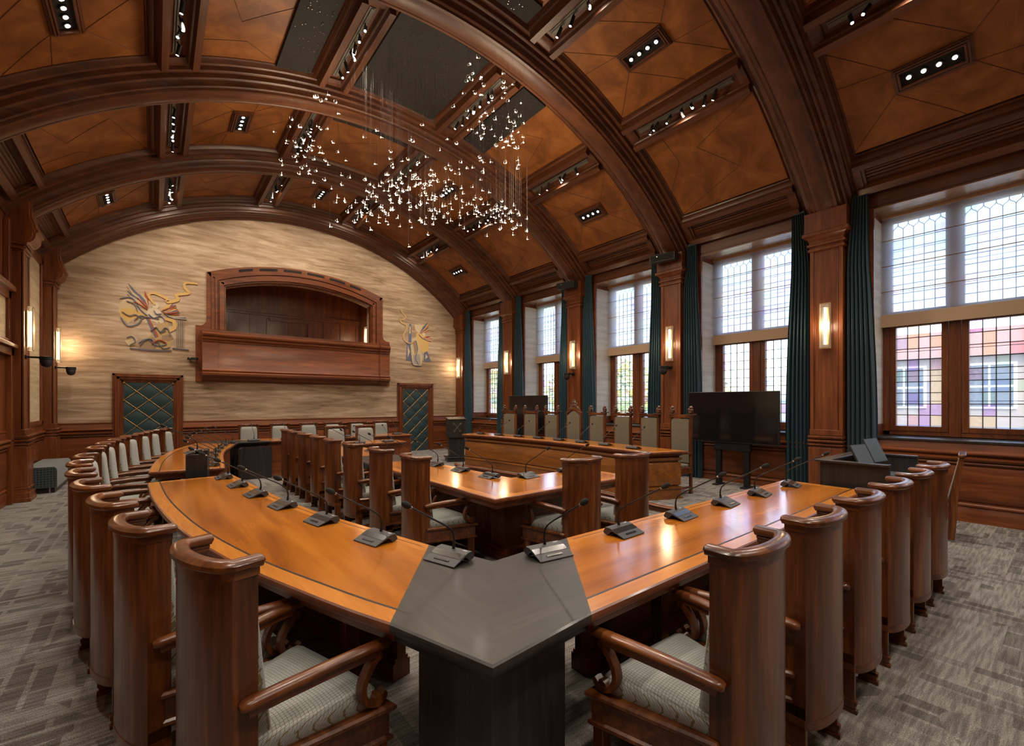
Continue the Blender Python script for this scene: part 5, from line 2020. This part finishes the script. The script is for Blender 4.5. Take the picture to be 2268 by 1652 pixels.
        m_.box(e * 0.255, e * 0.225, 0.35, 0.385, 0.43, 0.66)
        m_.build('armrest', 'chairwoodY', t_, bevel=0.003)
        m_ = MB()
        m_.bar([(e * 0.20, 0.0, 0.11), (e * 0.24, 0.40, 0.11)], [(-0.010, -0.015), (0.010, -0.015), (0.010, 0.015), (-0.010, 0.015)])
        m_.build('stretcher', 'chairwoodY', t_)
    return t_


hc = make_high_chair(False)
HCH = [(6.90, 8.80), (7.00, 8.12), (7.06, 7.46), None, (7.08, 6.13), (7.06, 5.48), (7.0, 4.83), (6.94, 4.18)]
first = True
names = ['at the far left end of the council desk', 'second from the left at the council desk', 'just left of the arched chair', '', 'just right of the arched chair', 'second to the right of the arched chair',
         'third to the right of the arched chair', 'at the near right end of the council desk']
for i, p in enumerate(HCH):
    if p is None:
        continue
    o = hc if first else copy_tree(hc)
    first = False
    o.location = (p[0], p[1], DZ)
    d_ = (p[1] - 6.7) / 14
    o.rotation_euler = (0, 0, PI / 2 + d_)
    tag(o, 'tall olive-padded chair with carved lion finials ' + names[i], 'high-backed chair', 'high-backed council chairs')
o = make_high_chair(True)
o.location = (7.10, 6.80, DZ)
o.rotation_euler = (0, 0, PI / 2)
tag(o, 'tall olive-padded chair with arched top and carved crest, centre of the council desk', 'high-backed chair', 'high-backed council chairs')

# ------------------------------------------------------------------ microphones


def make_mic():
    t_ = thing('desk_microphone', (0, 0, 0))
    m_ = MB()
    # folded plate: front edge at -y, ridge, back fold
    pr = [(-0.075, 0.003), (-0.075, 0.008), (0.020, 0.046), (0.052, 0.047), (0.066, 0.020), (0.064, 0.012), (0.040, 0.004), (0.034, 0.004), (0.018, 0.022), (0.006, 0.030)]
    m_.skin([[(x, y, z - 0.003) for y, z in pr] for x in (-0.098, 0.098)])
    m_.build('base_plate', 'micmetal', t_, bevel=0.0015)
    m_ = MB()

    def on(y):
        return 0.008 + (y + 0.075) * 0.4 - 0.003
    m_.add([(-0.096, -0.028, on(-0.028) + 0.0012), (0.096, -0.028, on(-0.028) + 0.0012), (0.096, 0.006, on(0.006) + 0.0012), (-0.096, 0.006, on(0.006) + 0.0012)], [(0, 1, 2, 3)])
    m_.build('display', 'micface', t_, smooth=False)
    m_ = MB()
    m_.skin([[(x, -0.056, on(-0.056) + z), (x, -0.046, on(-0.046) + z)] for z, x in ((0.0, -0.045), (0.003, -0.045), (0.003, 0.045), (0.0, 0.045))], cp=False, cl=True)
    m_.build('talk_button', 'micface', t_, smooth=False)
    m_ = MB()
    m_.box(0.055, 0.08, 0.034, 0.040, 0.0425, 0.0445)
    m_.build('maker_mark', 'markwhite', t_)
    m_ = MB()
    path = sub([(0, 0.030, 0.040), (0, 0.034, 0.085), (0, 0.020, 0.130), (0, -0.030, 0.170), (0, -0.120, 0.222), (0, -0.245, 0.296)], 5)
    m_.tube(path, 0.004, 8, rr=[0.0075 if i < 4 else 0.0052 if i < 8 else 0.0042 for i in range(len(path))])
    m_.build('gooseneck', 'blackmetal', t_)
    m_ = MB()
    d_ = Vector((0, -0.125, 0.074)).normalized()
    c = Vector((0, -0.245, 0.296))
    m_.tube([c - d_ * 0.002, c + d_ * 0.004, c + d_ * 0.014, c + d_ * 0.032, c + d_ * 0.044, c + d_ * 0.052], 0.012, 10, rr=[0.006, 0.010, 0.0145, 0.0145, 0.011, 0.004])
    m_.build('foam_head', 'micfoam', t_)
    m_ = MB()
    m_.cyl(c - d_ * 0.010, c - d_ * 0.003, 0.0062, n=10)
    m_.build('light_ring', 'steel', t_)
    return t_


mp_ = make_mic()
mused = [False]


def place_mic(x, y, z, ux, uy, lab, grp):
    o = mp_ if not mused[0] else copy_tree(mp_)
    mused[0] = True
    o.location = (x, y, z)
    o.rotation_euler = (0, 0, math.atan2(ux, -uy))
    o.scale = (1.1, 1.1, 1.1)
    tag(o, lab, 'microphone', grp)
    return o


TZ = 0.7812
LM = [(1.205, 2.05, -1, -0.30), (1.03, 2.60, -1, -0.25), (0.90, 3.24, -1, -0.2), (0.79, 3.90, -1, -0.15), (0.70, 4.52, -1, -0.1), (0.64, 5.14, -1, -0.05), (0.59, 5.78, -1, 0)]
for i, (x, y, ux, uy) in enumerate(LM):
    place_mic(x, y, TZ, ux, uy, 'gooseneck microphone on the front left curved table, %s counted from the black corner' % ORD[i], 'microphones on the front left table')
for i, (x, y, ux, uy) in enumerate(LM):
    place_mic(x, 2 * MY - y, TZ, ux, -uy, 'gooseneck microphone on the back left curved table, %s counted from the far black corner' % ORD[i], 'microphones on the back left table')
for i, x in enumerate([1.66, 2.30, 2.95, 3.60, 4.22, 4.92]):
    place_mic(x, 1.78, TZ, -0.12 * (i == 0) + 0.04 * i, -1, 'gooseneck microphone on the front right straight table, %s counted from the black corner' % ORD[i], 'microphones on the front right table')
for i, x in enumerate([1.66, 2.30, 2.95, 3.60, 4.22, 4.92]):
    place_mic(x, 2 * MY - 1.78, TZ, 0, 1, 'gooseneck microphone on the table before the far wall, %s from the left' % ORD[i], 'microphones on the far straight table')
for i, y in enumerate([4.03, 4.63, 5.25, 6.05, 6.80, 7.50, 8.15, 8.75]):
    place_mic(2.88, y, TZ, -1, 0.0, 'gooseneck microphone along the inner horseshoe table, %s from its near corner' % ORD[i], 'microphones on the inner horseshoe')
for i, x in enumerate([3.22, 3.83]):
    place_mic(x, 3.78, TZ, 0.1, -1, 'gooseneck microphone at the near end of the inner horseshoe, %s of the pair' % ['left', 'right'][i], 'microphones at the near end of the inner horseshoe')
for i, x in enumerate([3.22, 3.83]):
    place_mic(x, 2 * MY - 3.78, TZ, 0, 1, 'gooseneck microphone at the far end of the inner horseshoe, %s of the pair' % ['left', 'right'][i], 'microphones at the far end of the inner horseshoe')
for i, (x, y) in enumerate([(6.12, 8.92), (6.20, 8.30), (6.26, 7.66), (6.30, 7.05), (6.31, 6.45), (6.29, 5.83), (6.22, 5.20), (6.13, 4.54)]):
    place_mic(x, y, 0.8512, 1, 0.0, 'gooseneck microphone on the raised council desk, %s from the far end' % ORD[i], 'microphones on the council desk')

# ------------------------------------------------------------------ black aisle box with its microphone
t_ = thing('question_lectern', (0.40, 6.52, 0), R(-8), 'narrow black box lectern standing in the aisle between the left tables', 'lectern')
m_ = MB()
m_.box(-0.105, 0.105, -0.15, 0.15, 0.02, 1.0)
m_.box(-0.09, 0.09, -0.13, 0.13, 0.0, 0.02)
m_.build('cabinet', 'blackwoodZ', t_, bevel=0.003)
m_ = MB()
m_.box(0.062, 0.105, -0.15, 0.15, 1.0, 1.045)
m_.build('raised_edge', 'blackwoodZ', t_, bevel=0.003)
place_mic(0.36, 6.53, 1.0012, -1, -0.15, 'gooseneck microphone standing on the black aisle box', 'microphone on the aisle box')

# black speaker's lectern with crossed keys
t_ = thing('speaker_lectern', (6.52, 10.72, 0), R(-22), 'black upright lectern with crossed grey keys emblem, left of the council desk', 'lectern')
m_ = MB()
m_.box(-0.27, 0.27, -0.24, 0.24, 0, 0.10)
m_.box(-0.31, 0.29, -0.27, 0.26, 0.10, 0.125)
m_.build('foot', 'blackwoodX', t_, bevel=0.004)
m_ = MB()
m_.box(-0.20, 0.20, -0.15, 0.17, 0.125, 0.66)
m_.build('column', 'blackwoodZ', t_, bevel=0.004)
m_ = MB()
m_.skin([[(x, -0.20, 0.65), (x, 0.20, 0.65), (x, 0.20, 1.18), (x, -0.20, 1.14)] for x in (-0.25, 0.25)])
m_.build('head_box', 'blackwoodZ', t_, bevel=0.004)
m_ = MB()
m_.skin([[(x, -0.22, 1.142), (x, 0.30, 1.192), (x, 0.30, 1.207), (x, -0.22, 1.157)] for x in (-0.26, 0.26)])
m_.build('reading_shelf', 'blackwoodX', t_, bevel=0.003)
m_ = MB()
fy_ = -0.2045
for e in (-1, 1):
    a, b_ = Vector((-e * 0.085, fy_, 1.04)), Vector((e * 0.055, fy_, 0.86))
    d_ = (b_ - a).normalized()
    m_.tube([a, b_], 0.009, 6)
    c = b_ + d_ * 0.03
    pts = [(c.x + 0.028 * math.cos(2 * PI * k / 12), fy_, c.z + 0.024 * math.sin(2 * PI * k / 12)) for k in range(13)]
    m_.tube(pts, 0.009, 6)
    sd = Vector((d_.z, 0, -d_.x)) * e
    for t2, l in ((0.012, 0.038), (0.030, 0.030), (0.0, 0.03)):
        q = a + d_ * t2
        m_.tube([q, q + Vector((-e * l * 0.9, 0, 0.012 - t2))], 0.010, 5)
m_.build('crossed_keys', 'keys', t_)
m_ = MB()
m_.tube(sub([(-0.10, 0.0, 1.165), (-0.10, -0.01, 1.20), (-0.06, -0.01, 1.24), (0.06, 0.03, 1.34), (0.17, 0.06, 1.44)]), 0.0045, 6)
m_.tube([(0.165, 0.058, 1.435), (0.20, 0.068, 1.47)], 0.009, 6)
m_.build('lectern_microphone', 'blackmetal', t_)


# ------------------------------------------------------------------ large screens
def screen(x, y0, y1, z0, z1, legs, zf, lab):
    t_ = thing('display_screen', (x, (y0 + y1) / 2, zf), 0, lab, 'screen', 'large black screens by the windows')
    m_ = MB()
    m_.box(x, x + 0.06, y0, y1, z0, z1)
    m_.box(x + 0.06, x + 0.10, y0 + 0.3, y1 - 0.3, z0 + 0.1, z1 - 0.2)
    m_.build('housing', 'blackplastic', t_, world=True, bevel=0.004)
    m_ = MB()
    m_.box(x - 0.004, x, y0 + 0.012, y1 - 0.012, z0 + 0.016, z1 - 0.012)
    m_.build('screen_glass', 'screenglass', t_, world=True, smooth=False)
    if legs:
        m_ = MB()
        m_.box(x + 0.02, x + 0.12, legs[0] - 0.07, legs[1] + 0.07, z0 - 0.14, z0)
        m_.build('cross_beam', 'blackmetal', t_, world=True, bevel=0.004)
        for y in legs:
            m_ = MB()
            m_.box(x + 0.03, x + 0.11, y - 0.045, y + 0.045, zf, z0 - 0.14)
            m_.box(x - 0.10, x + 0.22, y - 0.05, y + 0.05, zf, zf + 0.02)
            m_.build('leg', 'blackmetal', t_, world=True, bevel=0.003)


screen(8.06, 3.09, 4.70, 0.885, 1.80, (3.63, 4.13), DZ, 'large black display screen on two legs right of the council desk')
screen(8.06, 8.72, 10.30, 0.885, 1.80, (9.2, 9.7), 0.108 if False else 0.108, 'large black display screen seen behind the leftmost high-backed chairs')

# ------------------------------------------------------------------ operator console
t_ = thing('operator_console', (5.93, 1.42, 0), 0, 'black open-fronted control desk standing at the right end of the front table', 'desk')
m_ = MB()
for x in (5.34, 6.50):
    m_.box(x, x + 0.03, 1.10, 1.66, 0, 1.0)
m_.box(5.37, 6.50, 1.63, 1.66, 0, 1.0)
m_.build('carcass', 'blackwoodZ', t_, world=True, bevel=0.003)
m_ = MB()
m_.box(5.30, 5.40, 1.10, 1.70, 1.0, 1.022)
m_.box(5.40, 6.54, 1.58, 1.70, 1.0, 1.022)
m_.box(6.48, 6.54, 1.10, 1.58, 1.0, 1.022)
m_.build('top_ledge', 'blackwoodX', t_, world=True, bevel=0.004)
m_ = MB()
m_.box(5.37, 6.50, 1.05, 1.63, 0.80, 0.83)
m_.build('worktop', 'laptopscreen', t_, world=True, bevel=0.003)


def monitor(x, y, z, lab, tilt):
    q = thing('monitor', (x, y, 0.83), -R(9), lab, 'monitor', 'small monitors on the control desk')
    m_ = MB()
    c = Vector((0, 0, z - 0.83))
    nv = Vector((0, -math.cos(tilt), math.sin(tilt)))
    uv = Vector((0, math.sin(tilt), math.cos(tilt)))
    m_.obox(c, (1, 0, 0), nv, uv, 0.155, 0.008, 0.135)
    m_.build('casing', 'blackplastic', q, bevel=0.002)
    m_ = MB()
    m_.obox(c + nv * 0.009, (1, 0, 0), nv, uv, 0.148, 0.001, 0.128)
    m_.build('screen_glass', 'laptopscreen', q, smooth=False)
    m_ = MB()
    m_.tube([c - nv * 0.01, c - nv * 0.05 - uv * 0.03, Vector((0.03, 0.10, 0.01))], 0.010, 8)
    m_.box(-0.07, 0.10, 0.03, 0.16, 0, 0.012)
    m_.build('stand', 'blackmetal', q)


monitor(5.66, 1.38, 1.045, 'left one of two small tilted screens on the black control desk', R(24))
monitor(6.18, 1.40, 1.08, 'right one of two small tilted screens on the black control desk', R(24))
for i, (x, lab) in enumerate(((5.72, 'grey keyboard in front of the left monitor on the control desk'), (6.18, 'grey keyboard in front of the right monitor on the control desk'))):
    q = thing('keyboard', (x, 1.17, 0.831), R(-4), lab, 'keyboard', 'keyboards on the control desk')
    m_ = MB()
    m_.box(-0.17, 0.17, -0.06, 0.06, 0, 0.012)
    m_.build('key_tray', 'micmetal', q, bevel=0.002)
    for r_ in range(4):
        m_ = MB()
        for c_ in range(14):
            m_.box(-0.16 + c_ * 0.023, -0.141 + c_ * 0.023, -0.052 + r_ * 0.027, -0.030 + r_ * 0.027, 0.012, 0.017)
        m_.build('key_row', 'laptopscreen', q, smooth=False)
q = thing('blue_folder', (5.93, 1.27, 0.831), R(20), 'small blue folder with white paper between the monitors', 'folder')
m_ = MB()
m_.skin([[(x, -0.06, 0.0), (x, 0.06, 0.0), (x, 0.05, 0.07), (x, 0.045, 0.07)] for x in (-0.06, 0.06)])
m_.build('cover', 'bluecard', q)
m_ = MB()
m_.obox((0, -0.025, 0.036), (1, 0, 0), (0, 0.707, 0.707), (0, -0.707, 0.707), 0.04, 0.04, 0.002)
m_.build('paper', 'paper', q)

# chair by the console, seen from the side
t_ = thing('side_chair', (7.40, 1.08, 0), R(6), 'wooden chair with leaning grey-padded back facing the control desk', 'chair')
for e in (-1, 1):
    m_ = MB()
    pts = [(-0.24, 0.98), (-0.20, 1.0), (-0.11, 0.50), (-0.10, 0.02), (-0.16, 0.02), (-0.185, 0.48)]
    m_.skin([[(x, y, z) for y, z in pts] for x in (e * 0.24, e * 0.205)])
    m_.build('back_post', 'chairwoodZ', t_, bevel=0.004)
    m_ = MB()
    m_.box(e * 0.24, e * 0.20, 0.30, 0.34, 0, 0.42)
    m_.build('leg', 'chairwoodZ', t_, bevel=0.004)
m_ = MB()
m_.skin([[(x, -0.235, 0.96), (x, -0.19, 0.965), (x, -0.10, 0.52), (x, -0.14, 0.51)] for x in (-0.2, 0.2)])
m_.build('back_pad', 'seatcloth', t_, bevel=0.01)
m_ = MB()
m_.box(-0.26, 0.26, -0.255, -0.185, 0.975, 1.01)
m_.build('top_rail', 'chairwoodX', t_, bevel=0.01)
m_ = MB()
m_.box(-0.24, 0.24, -0.14, 0.34, 0.36, 0.43)
m_.build('seat_frame', 'chairwoodX', t_, bevel=0.004)
m_ = MB()
m_.box(-0.22, 0.22, -0.10, 0.33, 0.43, 0.48)
m_.build('seat_cushion', 'seatcloth', t_, bevel=0.015)

# upholstered bench by the left wall
t_ = thing('upholstered_bench', (-1.57, 12.15, 0), 0, 'grey patterned upholstered bench between the two left pilasters', 'bench')
m_ = MB()
ol_ = [(0.205, 0.10), (0.205, 0.40), (0.195, 0.44), (0.165, 0.465), (-0.20, 0.465), (-0.20, 0.10)]
m_.skin([[(x, y, z) for x, z in ol_] for y in (-0.82, 0.82)])
m_.build('cushion_body', 'benchtop', t_, ang=60)
m_ = MB()
m_.skin([[(x * 0.985, y, 0.10 + (z - 0.10) * 0.985) for x, z in ol_] for y in (-0.835, -0.815)])
m_.build('end_panel', 'benchside', t_)
m_ = MB()
m_.box(-0.19, 0.17, -0.78, 0.78, 0.0, 0.10)
m_.build('plinth', 'blackwoodX', t_)
m_ = MB()
m_.box(0.10, 0.115, -0.80, -0.785, 0.0, 0.10)
m_.build('foot', 'steel', t_)

# ------------------------------------------------------------------ outside the windows
mb = MB()
mb.box(9.5, 70, -60, 90, -4.2, -4.0)
struct('ground_outside', mb, 'asphalt', smooth=False)
mb = MB()
mb.box(9.34, 9.75, YB - 2, YF + 2, 0.9, 1.24)
struct('trim_140', mb, 'stone', smooth=False)
for i, (y0, y1, h, lab) in enumerate([(-14, -6.8, 4.3, 'brick house across the street, beyond the right edge of the nearest window'), (-6.3, 0.3, 4.6, 'brick house with white windows across the street, to the right in the nearest window'),
                                      (0.8, 7.4, 4.1, 'brick house with white windows across the street, in the middle of the nearest window'),
                                      (34, 44, 4.2, 'pale house far down the street behind the trees')]):
    t_ = thing('brick_house', (22, (y0 + y1) / 2, -4), 0, lab, 'house', 'houses across the street')
    m_ = MB()
    m_.box(22, 30, y0, y1, -4, h - 0.9)
    m_.build('wall', 'brick' if i < 3 else 'whitepaint', t_, world=True, smooth=False)
    m_ = MB()
    m_.skin([[(21.7, y, h - 0.9), (26, y, h + 0.5), (30.3, y, h - 0.9)] for y in (y0 - 0.1, y1 + 0.1)])
    m_.build('roof', 'rooftile', t_, world=True, smooth=False)
    nwin = 3
    for r_ in range(3):
        for c_ in range(nwin):
            yy = y0 + (y1 - y0) * (c_ + 0.5) / nwin
            zz = -3.2 + r_ * 2.3
            if zz + 1.5 > h - 0.8:
                continue
            m_ = MB()
            m_.box(21.93, 22.02, yy - 0.62, yy + 0.62, zz, zz + 1.55)
            fr_ = m_.build('window', 'whitepaint', t_, world=True, smooth=False)
            m_ = MB()
            for a, b_ in ((-0.54, -0.03), (0.03, 0.54)):
                m_.box(21.915, 21.93, yy + a, yy + b_, zz + 0.08, zz + 0.72)
                m_.box(21.915, 21.93, yy + a, yy + b_, zz + 0.80, zz + 1.47)
            m_.build('pane', 'darkglass', fr_, world=True, smooth=False)
rnd = random.Random(11)
TL = ['yellow-green tree seen through the second window', 'low leafy tree seen through the second window', 'yellow-green tree seen through the third window', 'leafy tree seen through the fourth window', 'leafy tree seen through the window nearest the far wall',
      'tall tree beyond the fourth window', 'tree beyond the third window']
for i, (x, y, h, r_) in enumerate([(19, 10.5, 2.0, 1.5), (17, 8.2, 1.1, 0.9), (19, 14.5, 2.6, 1.7), (20, 19, 2.8, 1.9), (20, 25, 3.2, 2.2), (24, 30, 4, 2.6), (25, 20, 3.4, 2.3)]):
    t_ = thing('street_tree', (x, y, -4), 0, TL[i], 'tree', 'trees outside the windows')
    m_ = MB()
    m_.cyl((x, y, -4), (x, y, h - r_), 0.14, 0.09, n=8)
    m_.build('trunk', 'bark', t_, world=True)
    m_ = MB()
    for k in range(900):
        a, b_ = rnd.uniform(0, 2 * PI), math.acos(rnd.uniform(-1, 1))
        q = r_ * rnd.uniform(0.45, 1.0) ** 0.5
        p = Vector((x + q * math.sin(b_) * math.cos(a), y + q * math.sin(b_) * math.sin(a), h - r_ * 0.3 + q * math.cos(b_) * 0.9))
        u = Vector((rnd.uniform(-1, 1), rnd.uniform(-1, 1), rnd.uniform(-1, 1))).normalized()
        w_ = u.orthogonal().normalized()
        s_ = rnd.uniform(0.08, 0.2)
        m_.add([p - u * s_, p + w_ * s_ * 0.6, p + u * s_, p - w_ * s_ * 0.6], [(0, 1, 2, 3)])
    m_.build('crown', 'foliage', t_, world=True, smooth=False)

# daylight portals in the window openings guide the sampling of the sky
for yc in BAYY:
    l = bpy.data.lights.new('portal', 'AREA')
    l.shape = 'RECTANGLE'
    l.size = 1.7
    l.size_y = 3.45
    l.cycles.is_portal = True
    o = bpy.data.objects.new('portal', l)
    COL.objects.link(o)
    o.location = (BX + 0.30, yc, (SILL + HEAD) / 2)
    o.rotation_euler = (0, R(90), 0)
    o.rotation_euler = Matrix(((0, 0, 1), (1, 0, 0), (0, 1, 0))).to_euler()
